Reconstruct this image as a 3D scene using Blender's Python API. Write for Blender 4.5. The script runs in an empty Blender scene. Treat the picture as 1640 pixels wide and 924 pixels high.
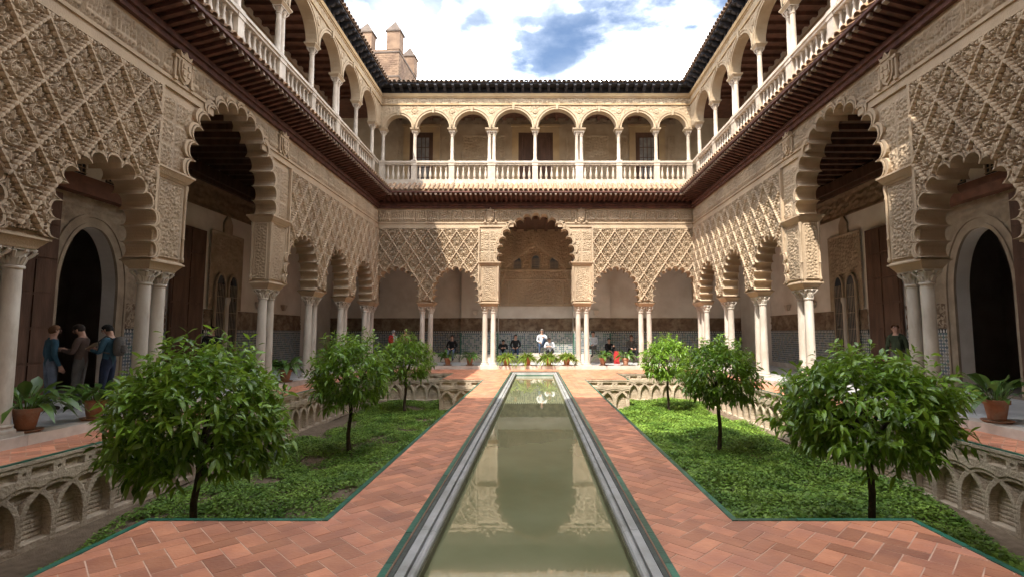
import bpy, math, random
import numpy as np
from mathutils import Vector, Matrix
from mathutils.geometry import tessellate_polygon

random.seed(7); RNG = np.random.default_rng(7)
PI = math.pi; R = math.radians
scene = bpy.context.scene
COL = scene.collection

# ------------------------------------------------------------------ camera
cam_d = bpy.data.cameras.new('camera'); cam = bpy.data.objects.new('camera', cam_d); COL.objects.link(cam)
cam.location = (0, 0, 1.65); cam.rotation_euler = (R(95.0), 0, 0)
cam_d.sensor_width = 36.0; cam_d.lens = 36.0 * 814 / 1640; cam_d.shift_x = -38 / 1640
cam_d.clip_start = 0.05; cam_d.clip_end = 2000
scene.camera = cam

# ------------------------------------------------------------------ sky and sun
SUN = Vector((-0.32, -0.645, 1.0)).normalized()      # towards the sun
world = bpy.data.worlds.new('World'); scene.world = world; world.use_nodes = True
nt = world.node_tree; nt.nodes.clear()
def N(t, typ, **kw):
    n = t.nodes.new(typ)
    for k, v in kw.items(): setattr(n, k, v)
    return n
wo = N(nt, 'ShaderNodeOutputWorld')
sky = N(nt, 'ShaderNodeTexSky', sky_type='NISHITA', sun_disc=False)
sky.sun_elevation = math.asin(SUN.z); sky.sun_rotation = math.atan2(SUN.x, SUN.y) % (2 * PI)
sky.air_density = 1.0; sky.dust_density = 0.6; sky.ozone_density = 2.0
bg1 = N(nt, 'ShaderNodeBackground'); bg1.inputs[1].default_value = 0.05
nt.links.new(sky.outputs[0], bg1.inputs[0])
tc = N(nt, 'ShaderNodeTexCoord'); sep = N(nt, 'ShaderNodeSeparateXYZ'); nt.links.new(tc.outputs['Generated'], sep.inputs[0])
mz = N(nt, 'ShaderNodeMath', operation='MAXIMUM'); nt.links.new(sep.outputs[2], mz.inputs[0]); mz.inputs[1].default_value = 0.02
az = N(nt, 'ShaderNodeMath', operation='ADD'); nt.links.new(mz.outputs[0], az.inputs[0]); az.inputs[1].default_value = 0.25
dx = N(nt, 'ShaderNodeMath', operation='DIVIDE'); nt.links.new(sep.outputs[0], dx.inputs[0]); nt.links.new(az.outputs[0], dx.inputs[1])
dy = N(nt, 'ShaderNodeMath', operation='DIVIDE'); nt.links.new(sep.outputs[1], dy.inputs[0]); nt.links.new(az.outputs[0], dy.inputs[1])
cb = N(nt, 'ShaderNodeCombineXYZ'); nt.links.new(dx.outputs[0], cb.inputs[0]); nt.links.new(dy.outputs[0], cb.inputs[1]); cb.inputs[2].default_value = 3.1
cn = N(nt, 'ShaderNodeTexNoise'); cn.inputs['Scale'].default_value = 2.3; cn.inputs['Detail'].default_value = 9; cn.inputs['Roughness'].default_value = 0.56; cn.inputs['Distortion'].default_value = 0.25
nt.links.new(cb.outputs[0], cn.inputs['Vector'])
cr = N(nt, 'ShaderNodeValToRGB'); cr.color_ramp.elements[0].position = 0.36; cr.color_ramp.elements[1].position = 0.66
nt.links.new(cn.outputs[0], cr.inputs[0])
cn2 = N(nt, 'ShaderNodeTexNoise'); cn2.inputs['Scale'].default_value = 5.0; cn2.inputs['Detail'].default_value = 6
nt.links.new(cb.outputs[0], cn2.inputs['Vector'])
cr2 = N(nt, 'ShaderNodeValToRGB'); cr2.color_ramp.elements[0].position = 0.38; cr2.color_ramp.elements[1].position = 0.66
cr2.color_ramp.elements[0].color = (0.022, 0.025, 0.029, 1); cr2.color_ramp.elements[1].color = (0.96, 0.97, 0.97, 1)
el = cr2.color_ramp.elements.new(0.47); el.color = (0.075, 0.08, 0.086, 1)
nt.links.new(cn2.outputs[0], cr2.inputs[0])
bg2 = N(nt, 'ShaderNodeBackground'); bg2.inputs[1].default_value = 11.0; nt.links.new(cr2.outputs[0], bg2.inputs[0])
pw = N(nt, 'ShaderNodeMath', operation='POWER'); nt.links.new(cr.outputs[0], pw.inputs[0]); pw.inputs[1].default_value = 2.2
mx = N(nt, 'ShaderNodeMixShader'); nt.links.new(pw.outputs[0], mx.inputs[0]); nt.links.new(bg1.outputs[0], mx.inputs[1]); nt.links.new(bg2.outputs[0], mx.inputs[2])
nt.links.new(mx.outputs[0], wo.inputs[0])
sd = bpy.data.lights.new('sun', 'SUN'); sd.energy = 2.0; sd.angle = R(0.5); sd.color = (1.0, 0.93, 0.82)
so = bpy.data.objects.new('sun', sd); COL.objects.link(so); so.rotation_euler = SUN.to_track_quat('Z', 'Y').to_euler(); so.location = (-20, -30, 50)
vs = scene.view_settings; vs.view_transform = 'Standard'; vs.look = 'None'; vs.gamma = 1; vs.use_curve_mapping = False
vs.exposure = 2.15
scene.cycles.max_bounces = 8; scene.cycles.diffuse_bounces = 5; scene.cycles.glossy_bounces = 4; scene.cycles.transmission_bounces = 4
scene.cycles.use_denoising = True; scene.cycles.sample_clamp_indirect = 6

# ------------------------------------------------------------------ materials
MATS = {}
def M(name, c1, c2=None, scale=3.0, rough=0.8, bump=0.0, bscale=30.0, rand=0.0, isl=0.0, spec=0.3, detail=6, grime=None, gscale=0.7, stretch=(1, 1, 1), trans=0.0, lo=0.35, hi=0.65):
    m = bpy.data.materials.new(name); m.use_nodes = True; t = m.node_tree; b = t.nodes['Principled BSDF']
    b.inputs['Roughness'].default_value = rough; b.inputs['Specular IOR Level'].default_value = spec
    geo = N(t, 'ShaderNodeNewGeometry'); L = t.links.new
    mp = N(t, 'ShaderNodeMapping'); mp.inputs['Scale'].default_value = stretch; L(geo.outputs['Position'], mp.inputs[0])
    c2 = c2 or tuple(x * 0.8 for x in c1)
    nz = N(t, 'ShaderNodeTexNoise'); nz.inputs['Scale'].default_value = scale; nz.inputs['Detail'].default_value = detail; L(mp.outputs[0], nz.inputs['Vector'])
    rp = N(t, 'ShaderNodeValToRGB'); e = rp.color_ramp.elements
    e[0].position = lo; e[1].position = hi; e[0].color = (*c2, 1); e[1].color = (*c1, 1); L(nz.outputs[0], rp.inputs[0])
    out = rp.outputs[0]
    if grime:
        g = N(t, 'ShaderNodeTexNoise'); g.inputs['Scale'].default_value = gscale; g.inputs['Detail'].default_value = 8; g.inputs['Roughness'].default_value = 0.65; L(mp.outputs[0], g.inputs['Vector'])
        gr = N(t, 'ShaderNodeValToRGB'); gr.color_ramp.elements[0].position = 0.45; gr.color_ramp.elements[1].position = 0.72; L(g.outputs[0], gr.inputs[0])
        gm = N(t, 'ShaderNodeMixRGB'); gm.inputs[2].default_value = (*grime, 1); L(gr.outputs[0], gm.inputs[0]); L(out, gm.inputs[1]); out = gm.outputs[0]
    if rand or isl:
        hs = N(t, 'ShaderNodeHueSaturation'); L(out, hs.inputs['Color']); val = None
        if rand:
            oi = N(t, 'ShaderNodeObjectInfo'); mr = N(t, 'ShaderNodeMapRange'); mr.inputs[3].default_value = 1 - rand; mr.inputs[4].default_value = 1 + rand
            L(oi.outputs['Random'], mr.inputs[0]); val = mr.outputs[0]
        if isl:
            mr2 = N(t, 'ShaderNodeMapRange'); mr2.inputs[3].default_value = 1 - isl; mr2.inputs[4].default_value = 1 + isl
            L(geo.outputs['Random Per Island'], mr2.inputs[0])
            if val:
                mu = N(t, 'ShaderNodeMath', operation='MULTIPLY'); L(val, mu.inputs[0]); L(mr2.outputs[0], mu.inputs[1]); val = mu.outputs[0]
            else: val = mr2.outputs[0]
        L(val, hs.inputs['Value']); out = hs.outputs[0]
    L(out, b.inputs['Base Color'])
    if bump:
        n2 = N(t, 'ShaderNodeTexNoise'); n2.inputs['Scale'].default_value = bscale; n2.inputs['Detail'].default_value = 5; L(mp.outputs[0], n2.inputs['Vector'])
        bp = N(t, 'ShaderNodeBump'); bp.inputs['Strength'].default_value = min(1, bump); bp.inputs['Distance'].default_value = 0.02; L(n2.outputs[0], bp.inputs['Height']); L(bp.outputs[0], b.inputs['Normal'])
    if trans:
        tr = N(t, 'ShaderNodeBsdfTranslucent'); mxs = N(t, 'ShaderNodeMixShader'); mxs.inputs[0].default_value = trans
        hs2 = N(t, 'ShaderNodeHueSaturation'); hs2.inputs['Value'].default_value = 1.5; hs2.inputs['Hue'].default_value = 0.48; L(out, hs2.inputs['Color']); L(hs2.outputs[0], tr.inputs[0])
        L(b.outputs[0], mxs.inputs[1]); L(tr.outputs[0], mxs.inputs[2]); L(mxs.outputs[0], t.nodes['Material Output'].inputs[0])
    MATS[name] = m; return m

STUCCO = M('carved_stucco', (0.545, 0.42, 0.29), (0.41, 0.31, 0.21), 2.2, 0.9, 0.5, 55, grime=(0.3, 0.23, 0.165), gscale=1.1, stretch=(1, 1, 0.35))
STUCCO_UP = M('upper_stucco', (0.5, 0.39, 0.265), (0.4, 0.305, 0.2), 2.0, 0.9, 0.35, 40, grime=(0.4, 0.29, 0.18), gscale=0.8)
STUCCO_OCHRE = M('ochre_plaster', (0.52, 0.37, 0.2), (0.43, 0.3, 0.16), 2, 0.9, 0.2, 30, grime=(0.4, 0.3, 0.2))
STUCCO_GREY = M('grey_carved_stucco', (0.4, 0.315, 0.225), (0.29, 0.225, 0.16), 3, 0.9, 0.6, 45)
MARBLE = M('column_marble', (0.64, 0.59, 0.52), (0.47, 0.42, 0.355), 3.0, 0.5, 0.12, 60, rand=0.1, grime=(0.36, 0.3, 0.24), gscale=2.6, stretch=(1, 1, 0.35), lo=0.3, hi=0.7)
MARBLE_UP = M('balustrade_marble', (0.6, 0.515, 0.42), (0.46, 0.385, 0.3), 4.0, 0.55, 0.15, 50, rand=0.1, grime=(0.42, 0.35, 0.28), gscale=2.5)
FLOOR_M = M('floor_marble', (0.6, 0.59, 0.58), (0.45, 0.45, 0.45), 2.5, 0.35, 0.05, 40, rand=0.08, grime=(0.36, 0.35, 0.34), gscale=1.5)
STEP_M = M('step_marble', (0.64, 0.57, 0.5), (0.5, 0.43, 0.37), 4, 0.5, 0.1, 40, rand=0.12)
LIP_M = M('pool_marble', (0.46, 0.46, 0.45), (0.33, 0.33, 0.32), 6, 0.4, 0.1, 60, grime=(0.2, 0.2, 0.17), gscale=3)
ALGAE = M('algae_stained_stone', (0.2, 0.19, 0.11), (0.12, 0.12, 0.06), 7, 0.6, 0.2, 50)
SLATE = M('pool_slate', (0.075, 0.085, 0.07), (0.045, 0.05, 0.04), 8, 0.6, 0.2, 60)
WOOD = M('dark_red_wood', (0.14, 0.062, 0.048), (0.075, 0.034, 0.028), 5, 0.7, 0.3, 50, rand=0.18)
WOOD_SOFFIT = M('soffit_board', (0.105, 0.045, 0.035), (0.06, 0.028, 0.022), 4, 0.8, 0.3, 40)
WOOD_TIP = M('weathered_rafter_end', (0.36, 0.29, 0.24), (0.24, 0.18, 0.15), 8, 0.8, 0.3, 50, rand=0.15)
WOOD_CEIL = M('ceiling_wood', (0.17, 0.075, 0.045), (0.11, 0.05, 0.03), 4, 0.75, 0.3, 40, rand=0.15)
WOOD_DOOR = M('door_wood', (0.13, 0.07, 0.045), (0.08, 0.042, 0.027), 6, 0.6, 0.4, 30, stretch=(1, 1, 0.2))
WOOD_BLACK = M('blackened_bracket', (0.045, 0.045, 0.052), (0.028, 0.028, 0.034), 6, 0.7, 0.3, 40, rand=0.2)
TILE = M('roof_tile', (0.42, 0.27, 0.16), (0.28, 0.165, 0.1), 5, 0.85, 0.4, 30, rand=0.22, grime=(0.28, 0.23, 0.18), gscale=3)
TILE_DK = M('weathered_roof_tile', (0.33, 0.22, 0.15), (0.2, 0.14, 0.1), 5, 0.85, 0.4, 30, rand=0.25, grime=(0.16, 0.13, 0.11), gscale=3)
BRICK = M('terracotta_paving', (0.56, 0.245, 0.14), (0.44, 0.175, 0.1), 3.5, 0.42, 0.25, 35, rand=0.28, isl=0.26, grime=(0.36, 0.16, 0.115), gscale=1.4, spec=0.4)
MORTAR = M('paving_mortar', (0.68, 0.47, 0.36), (0.52, 0.34, 0.25), 6, 0.9, 0.3, 60)
GREEN = M('green_glazed_tile', (0.03, 0.15, 0.1), (0.018, 0.09, 0.062), 9, 0.28, 0.15, 40, rand=0.3, isl=0.15, spec=0.5)
LOWWALL = M('bed_wall_plaster', (0.54, 0.44, 0.33), (0.41, 0.325, 0.235), 3.5, 0.95, 0.8, 30, grime=(0.3, 0.235, 0.175), gscale=2.2)
LOWBACK = M('bed_wall_brick', (0.46, 0.34, 0.24), (0.34, 0.25, 0.17), 5, 0.95, 0.8, 25, stretch=(1, 1, 5), grime=(0.3, 0.22, 0.16))
PLASTER = M('white_plaster', (0.72, 0.67, 0.6), (0.62, 0.57, 0.5), 1.2, 0.9, 0.15, 20, grime=(0.55, 0.49, 0.42), gscale=0.8)
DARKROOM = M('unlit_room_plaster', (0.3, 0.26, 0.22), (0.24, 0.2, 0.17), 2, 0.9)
SOIL = M('soil', (0.2, 0.145, 0.1), (0.13, 0.095, 0.062), 9, 0.98, 1.0, 60)
TRUNK = M('bark', (0.075, 0.055, 0.04), (0.045, 0.032, 0.024), 12, 0.9, 0.8, 40)
LEAF = M('orange_leaf', (0.19, 0.315, 0.032), (0.1, 0.19, 0.02), 2.6, 0.32, 0, isl=0.4, trans=0.28, spec=0.5)
LEAF_YG = M('young_orange_leaf', (0.2, 0.35, 0.035), (0.11, 0.23, 0.025), 2.6, 0.34, 0, isl=0.3, trans=0.32, spec=0.5)
COVER = M('ground_cover_leaf', (0.2, 0.31, 0.05), (0.09, 0.18, 0.025), 1.8, 0.55, 0, isl=0.45, trans=0.25)
ASPI = M('broad_leaf', (0.1, 0.19, 0.035), (0.055, 0.12, 0.022), 5, 0.38, 0, isl=0.4, trans=0.25, spec=0.5)
FERN = M('fern_leaf', (0.2, 0.27, 0.04), (0.11, 0.18, 0.025), 5, 0.5, 0, isl=0.35, trans=0.3)
POT = M('terracotta_pot', (0.42, 0.19, 0.105), (0.31, 0.14, 0.08), 6, 0.85, 0.3, 40, rand=0.15, grime=(0.4, 0.27, 0.2), gscale=5)
TOWERB = M('tower_brick', (0.22, 0.145, 0.095), (0.15, 0.095, 0.065), 1.5, 0.95, 0.5, 8, rand=0.1, isl=0.18)
TOWERC = M('merlon_cap_brick', (0.13, 0.1, 0.08), (0.09, 0.068, 0.055), 2, 0.95, 0.4, 8)
GLASS = M('window_glass', (0.035, 0.045, 0.06), (0.025, 0.03, 0.04), 2, 0.08, 0, spec=0.6)
CURTAIN = M('pale_pane', (0.3, 0.29, 0.27), (0.16, 0.16, 0.16), 2.5, 0.2, 0, spec=0.5)
SKIN = M('skin', (0.5, 0.3, 0.22), (0.45, 0.26, 0.19), 8, 0.6)
HAIRS = {}
CLOTH = {}
def cloth(name, c):
    if name not in CLOTH: CLOTH[name] = M('cloth_' + name, c, tuple(x * 0.75 for x in c), 9, 0.9, 0.4, 25)
    return CLOTH[name]

def azulejo(name, pal, s=9.0):
    m = bpy.data.materials.new(name); m.use_nodes = True; t = m.node_tree; b = t.nodes['Principled BSDF']; L = t.links.new
    b.inputs['Roughness'].default_value = 0.3
    geo = N(t, 'ShaderNodeNewGeometry'); sp = N(t, 'ShaderNodeSeparateXYZ'); L(geo.outputs['Position'], sp.inputs[0])
    ad = N(t, 'ShaderNodeMath', operation='ADD'); L(sp.outputs[0], ad.inputs[0]); L(sp.outputs[1], ad.inputs[1])
    cbn = N(t, 'ShaderNodeCombineXYZ'); L(ad.outputs[0], cbn.inputs[0]); L(sp.outputs[2], cbn.inputs[1])
    vo = N(t, 'ShaderNodeTexVoronoi', voronoi_dimensions='2D', distance='MANHATTAN'); vo.inputs['Scale'].default_value = s; vo.inputs['Randomness'].default_value = 0.0
    L(cbn.outputs[0], vo.inputs['Vector'])
    wn = N(t, 'ShaderNodeTexWhiteNoise', noise_dimensions='3D'); L(vo.outputs['Position'], wn.inputs[0])
    rp = N(t, 'ShaderNodeValToRGB'); rp.color_ramp.interpolation = 'CONSTANT'
    for i, c in enumerate(pal):
        el = rp.color_ramp.elements[i] if i < 2 else rp.color_ramp.elements.new(i / len(pal))
        el.position = i / len(pal); el.color = (*c, 1)
    L(wn.outputs[0], rp.inputs[0])
    r2 = N(t, 'ShaderNodeValToRGB'); r2.color_ramp.interpolation = 'CONSTANT'
    r2.color_ramp.elements[0].color = (0, 0, 0, 1); r2.color_ramp.elements[1].position = 0.62; r2.color_ramp.elements[1].color = (1, 1, 1, 1)
    L(vo.outputs['Distance'], r2.inputs[0])
    mxn = N(t, 'ShaderNodeMixRGB'); mxn.inputs[2].default_value = (0.42, 0.42, 0.4, 1); L(r2.outputs[0], mxn.inputs[0]); L(rp.outputs[0], mxn.inputs[1])
    L(mxn.outputs[0], b.inputs['Base Color']); return m
DADO = azulejo('mosaic_tile', [(0.06, 0.08, 0.1), (0.08, 0.14, 0.13), (0.22, 0.22, 0.21), (0.09, 0.12, 0.16), (0.17, 0.15, 0.11)], 11)
DADO2 = azulejo('pale_mosaic_tile', [(0.09, 0.12, 0.14), (0.28, 0.29, 0.28), (0.1, 0.17, 0.15), (0.32, 0.32, 0.3), (0.12, 0.16, 0.2)], 10)
MERLON_W = M('white_glazed_tile', (0.55, 0.54, 0.5), (0.45, 0.44, 0.4), 8, 0.3)
MERLON_K = M('black_glazed_tile', (0.02, 0.022, 0.025), (0.015, 0.016, 0.02), 8, 0.3)
FRIEZE_HI = M('carved_timber_frieze', (0.33, 0.235, 0.155), (0.22, 0.155, 0.1), 4, 0.85, 0.6, 25)
FRIEZE_BR = M('brown_carved_frieze', (0.2, 0.135, 0.085), (0.13, 0.085, 0.055), 4, 0.85, 0.7, 25, grime=(0.3, 0.24, 0.17), gscale=2)

wm = bpy.data.materials.new('pool_water'); wm.use_nodes = True; t = wm.node_tree; b = t.nodes['Principled BSDF']
b.inputs['Base Color'].default_value = (0.085, 0.085, 0.04, 1); b.inputs['Roughness'].default_value = 0.012; b.inputs['IOR'].default_value = 1.72
b.inputs['Specular IOR Level'].default_value = 0.6
geo = N(t, 'ShaderNodeNewGeometry'); mp = N(t, 'ShaderNodeMapping'); mp.inputs['Scale'].default_value = (1, 0.45, 1); t.links.new(geo.outputs['Position'], mp.inputs[0])
nz = N(t, 'ShaderNodeTexNoise'); nz.inputs['Scale'].default_value = 9; nz.inputs['Detail'].default_value = 3; t.links.new(mp.outputs[0], nz.inputs['Vector'])
bp = N(t, 'ShaderNodeBump'); bp.inputs['Strength'].default_value = 0.035; bp.inputs['Distance'].default_value = 0.012; t.links.new(nz.outputs[0], bp.inputs['Height']); t.links.new(bp.outputs[0], b.inputs['Normal'])
n2 = N(t, 'ShaderNodeTexNoise'); n2.inputs['Scale'].default_value = 0.9; n2.inputs['Detail'].default_value = 6; t.links.new(geo.outputs['Position'], n2.inputs['Vector'])
rp = N(t, 'ShaderNodeValToRGB'); rp.color_ramp.elements[0].position = 0.3; rp.color_ramp.elements[1].position = 0.7
rp.color_ramp.elements[0].color = (0.165, 0.175, 0.09, 1); rp.color_ramp.elements[1].color = (0.245, 0.25, 0.14, 1); t.links.new(n2.outputs[0], rp.inputs[0]); t.links.new(rp.outputs[0], b.inputs['Base Color'])
WATER = wm

# ------------------------------------------------------------------ mesh helpers
class MB:
    def __init__(s): s.v = []; s.f = []; s.mi = []
    def add(s, V, F, mi=0):
        o = len(s.v); s.v += [tuple(p) for p in V]
        for f in F: s.f.append(tuple(i + o for i in f)); s.mi.append(mi)
        return s
    def box(s, x0, x1, y0, y1, z0, z1, mi=0):
        V = [(x0, y0, z0), (x1, y0, z0), (x1, y1, z0), (x0, y1, z0), (x0, y0, z1), (x1, y0, z1), (x1, y1, z1), (x0, y1, z1)]
        return s.add(V, [(0, 3, 2, 1), (4, 5, 6, 7), (0, 1, 5, 4), (1, 2, 6, 5), (2, 3, 7, 6), (3, 0, 4, 7)], mi)
    def frus(s, bx, by, z0, tx, ty, z1, cx=0, cy=0, mi=0):
        V = [(cx - bx, cy - by, z0), (cx + bx, cy - by, z0), (cx + bx, cy + by, z0), (cx - bx, cy + by, z0), (cx - tx, cy - ty, z1), (cx + tx, cy - ty, z1), (cx + tx, cy + ty, z1), (cx - tx, cy + ty, z1)]
        return s.add(V, [(0, 3, 2, 1), (4, 5, 6, 7), (0, 1, 5, 4), (1, 2, 6, 5), (2, 3, 7, 6), (3, 0, 4, 7)], mi)
    def lathe(s, prof, n=14, cx=0, cy=0, mi=0, caps=True):
        V = []; F = []
        for r, z in prof:
            for k in range(n): a = 2 * PI * k / n; V.append((cx + r * math.cos(a), cy + r * math.sin(a), z))
        for i in range(len(prof) - 1):
            for k in range(n): F.append((i * n + k, i * n + (k + 1) % n, (i + 1) * n + (k + 1) % n, (i + 1) * n + k))
        if caps: F.append(tuple(reversed(range(n)))); F.append(tuple(range((len(prof) - 1) * n, len(prof) * n)))
        return s.add(V, F, mi)
    def tube(s, P, rad, n=7, mi=0):
        P = [Vector(p) for p in P]; V = []; F = []
        for i, p in enumerate(P):
            d = (P[min(i + 1, len(P) - 1)] - P[max(i - 1, 0)]).normalized()
            a = Vector((1, 0, 0)) if abs(d.x) < 0.8 else Vector((0, 1, 0))
            u = d.cross(a).normalized(); w = d.cross(u); r = rad[i] if hasattr(rad, '__len__') else rad
            for k in range(n): th = 2 * PI * k / n; V.append(p + (u * math.cos(th) + w * math.sin(th)) * r)
        for i in range(len(P) - 1):
            for k in range(n): F.append((i * n + k, i * n + (k + 1) % n, (i + 1) * n + (k + 1) % n, (i + 1) * n + k))
        F.append(tuple(range(n))); F.append(tuple(range((len(P) - 1) * n, len(P) * n)))
        return s.add(V, F, mi)
    def prism(s, pts, y0, y1, mi=0, cap=True):      # polygon in (x,z), extruded along y
        n = len(pts); V = [(p[0], y0, p[1]) for p in pts] + [(p[0], y1, p[1]) for p in pts]; F = []
        if cap:
            tri = tessellate_polygon([[Vector((p[0], p[1], 0)) for p in pts]])
            F += [tuple(a) for a in tri] + [tuple(i + n for i in reversed(a)) for a in tri]
        F += [(i, (i + 1) % n, (i + 1) % n + n, i + n) for i in range(n)]
        return s.add(V, F, mi)
    def mesh(s, name, smooth=False, mats=()):
        me = bpy.data.meshes.new(name); me.from_pydata(s.v, [], s.f); me.update()
        for m in mats: me.materials.append(m)
        if len(mats) > 1: me.polygons.foreach_set('material_index', s.mi)
        fix_normals(me)
        if smooth: smooth_mesh(me)
        return me
import bmesh
def fix_normals(me):
    bm = bmesh.new(); bm.from_mesh(me); bmesh.ops.recalc_face_normals(bm, faces=bm.faces); bm.to_mesh(me); bm.free()
def smooth_mesh(me, ang=0.7):
    me.polygons.foreach_set('use_smooth', [True] * len(me.polygons))
    me.set_sharp_from_angle(angle=ang)
def mesh_np(name, V, Q, mat=None, smooth=False):
    me = bpy.data.meshes.new(name); V = np.asarray(V, np.float32); Q = np.asarray(Q, np.int32)
    me.vertices.add(len(V)); me.vertices.foreach_set('co', V.ravel())
    k = Q.shape[1]; me.loops.add(Q.size); me.loops.foreach_set('vertex_index', Q.ravel())
    me.polygons.add(len(Q)); me.polygons.foreach_set('loop_start', np.arange(0, Q.size, k, dtype=np.int32))
    me.update(calc_edges=True)
    if smooth: me.polygons.foreach_set('use_smooth', np.ones(len(Q), bool))
    if mat: me.materials.append(mat)
    return me
def O(name, me, parent=None, loc=(0, 0, 0), rot=(0, 0, 0), mat=None, scale=None):
    if isinstance(me, MB): me = me.mesh(name, mats=(mat,) if mat else ())
    elif mat and not me.materials: me.materials.append(mat)
    o = bpy.data.objects.new(name, me); COL.objects.link(o); o.location = loc; o.rotation_euler = rot
    if scale: o.scale = scale
    if parent: o.parent = parent
    return o
def E(name, label, cat, loc=(0, 0, 0), rz=0, group=None):
    o = bpy.data.objects.new(name, None); COL.objects.link(o); o.location = loc; o.rotation_euler = (0, 0, rz)
    o['label'] = label; o['category'] = cat
    if group: o['group'] = group
    return o
def struct(o, kind='structure'): o['kind'] = kind; return o

def hfield(u0, u1, z0, z1, nu, nz, fn, mask=None, y0=0.0):
    """relief standing in front (-y) of plane y0; rim drops back to the plane"""
    us = np.linspace(u0, u1, nu + 1); zs = np.linspace(z0, z1, nz + 1)
    U, Z = np.meshgrid(us, zs); H = fn(U, Z)
    V = np.stack([U, y0 - H, Z], -1).reshape(-1, 3)
    i = np.arange(nu)[None, :] + (np.arange(nz) * (nu + 1))[:, None]
    Q = np.stack([i, i + 1, i + nu + 2, i + nu + 1], -1).reshape(-1, 4)
    if mask is not None:
        c = V[Q].mean(1); Q = Q[mask(c[:, 0], c[:, 2])]
        if len(Q) == 0: return None
        used, inv = np.unique(Q, return_inverse=True); V = V[used]; Q = inv.reshape(-1, 4)
    return V, Q
def sm(a, b, x): t = np.clip((x - a) / (b - a), 0, 1); return t * t * (3 - 2 * t)
def arabesque(x, z, s, seed=0.0, d=0.03):
    d = d * 1.35
    wx = x + 0.22 * s * np.sin(2 * PI * z / s * 0.83 + seed) + 0.1 * s * np.sin(2 * PI * z / s * 2.1 + 2 * seed)
    wz = z + 0.22 * s * np.sin(2 * PI * x / s * 0.77 + 1.7 * seed) + 0.1 * s * np.sin(2 * PI * x / s * 1.9 + seed)
    v = np.sin(2 * PI * wx / s) * np.sin(2 * PI * wz / s)
    w = np.cos(2 * PI * (wx + wz) / (s * 0.9)) * 0.5
    return d * (sm(-0.15, 0.2, v + 0.45 * w) * (0.75 + 0.25 * np.sin(2 * PI * wx / s * 2)))

# ------------------------------------------------------------------ arch geometry (u, z)
SPR = 3.1
SM_HW, SM_ZS, SM_B = 0.91, 3.58, 1.02        # small arch: cusp half width, springing, rise
BG_HW, BG_Z0, BG_ZS, BG_B = 1.6, 4.97, 5.36, 1.72
WT = 0.5                                     # wall thickness
ZTOP = 7.54
def base_curve(hw, z0, zs, bb, n=400):
    pts = [(-hw, z0 + (zs - z0) * k / 40) for k in range(40)]
    pts += [(-hw * math.copysign(abs(math.cos(PI * k / n)) ** 1.12, math.cos(PI * k / n)), zs + bb * math.sin(PI * k / n) ** 0.94) for k in range(n + 1)]
    pts += [(hw, zs - (zs - z0) * (k + 1) / 40) for k in range(40)]
    return np.array(pts)
def lobes(hw, z0, zs, bb, nl, bulge, off=0.0, seg=8, round_=1.0):
    P = base_curve(hw, z0, zs, bb); d = np.r_[0, np.cumsum(np.hypot(*np.diff(P, axis=0).T))]
    t = np.linspace(0, d[-1], nl + 1); A = np.stack([np.interp(t, d, P[:, 0]), np.interp(t, d, P[:, 1])], 1)
    out = []
    for i in range(nl):
        a, b_ = A[i], A[i + 1]; ch = b_ - a; L_ = np.hypot(*ch); nrm = np.array([-ch[1], ch[0]]) / L_
        for k in range(seg):
            s = k / seg; th = PI * s
            p = a + ch * (0.5 - 0.5 * math.cos(th)) + nrm * (bulge * math.sin(th) ** 0.62 + 0)
            if off:
                mid = a + ch * 0.5; n2 = nrm
                p = a + ch * (0.5 - 0.5 * math.cos(th)) + n2 * (off + (bulge + off * 0.12) * round_ * math.sin(th) ** 0.62)
            out.append(p)
    a = A[-1].copy()
    if off: a = a + np.array([off, 0])
    out.append(a)
    return np.array(out)
ARCH = {'small': dict(hw=SM_HW, z0=SPR, zs=SM_ZS, bb=SM_B, nl=13, bulge=0.185), 'big': dict(hw=BG_HW, z0=BG_Z0, zs=BG_ZS, bb=BG_B, nl=15, bulge=0.25)}
def arch_pts(kind, off=0.0, round_=1.0): a = ARCH[kind]; return lobes(a['hw'], a['z0'], a['zs'], a['bb'], a['nl'], a['bulge'], off, 8, round_)
def in_arch(kind, c, u, z, off):
    a = ARCH[kind]; e = off + a['bulge'] * 0.6; x = np.abs(u - c)
    leg = (z < a['zs']) & (x < a['hw'] + e)
    return leg | ((x / (a['hw'] + e)) ** 2 + (np.maximum(z - a['zs'], 0) / (a['bb'] + e)) ** 2 < 1)

def ring_mesh(kind, o0, o1, yf, yb, r0=1.0, r1=1.0):
    A = arch_pts(kind, o0, r0); B = arch_pts(kind, o1, r1); n = len(A); mb = MB()
    V = [(p[0], yf, p[1]) for p in A] + [(p[0], yf, p[1]) for p in B] + [(p[0], yb, p[1]) for p in A] + [(p[0], yb, p[1]) for p in B]; F = []
    for i in range(n - 1):
        F += [(i, i + 1, n + i + 1, n + i), (i, 2 * n + i, 2 * n + i + 1, i + 1), (n + i, n + i + 1, 3 * n + i + 1, 3 * n + i)]
    mb.add(V, F); return mb
RING = {}
for k in ARCH:
    mb = ring_mesh(k, 0.001, 0.05, -0.10, 0.0, 1, 0.95)
    g = ring_mesh(k, 0.05, 0.085, -0.055, 0.0, 0.95, 0.9); mb.add(g.v, g.f)
    g = ring_mesh(k, 0.085, 0.15 if k == 'small' else 0.18, -0.085, 0.0, 0.9, 0.8); mb.add(g.v, g.f)
    RING[k] = mb.mesh('arch_moulding', mats=(STUCCO,))

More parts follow.
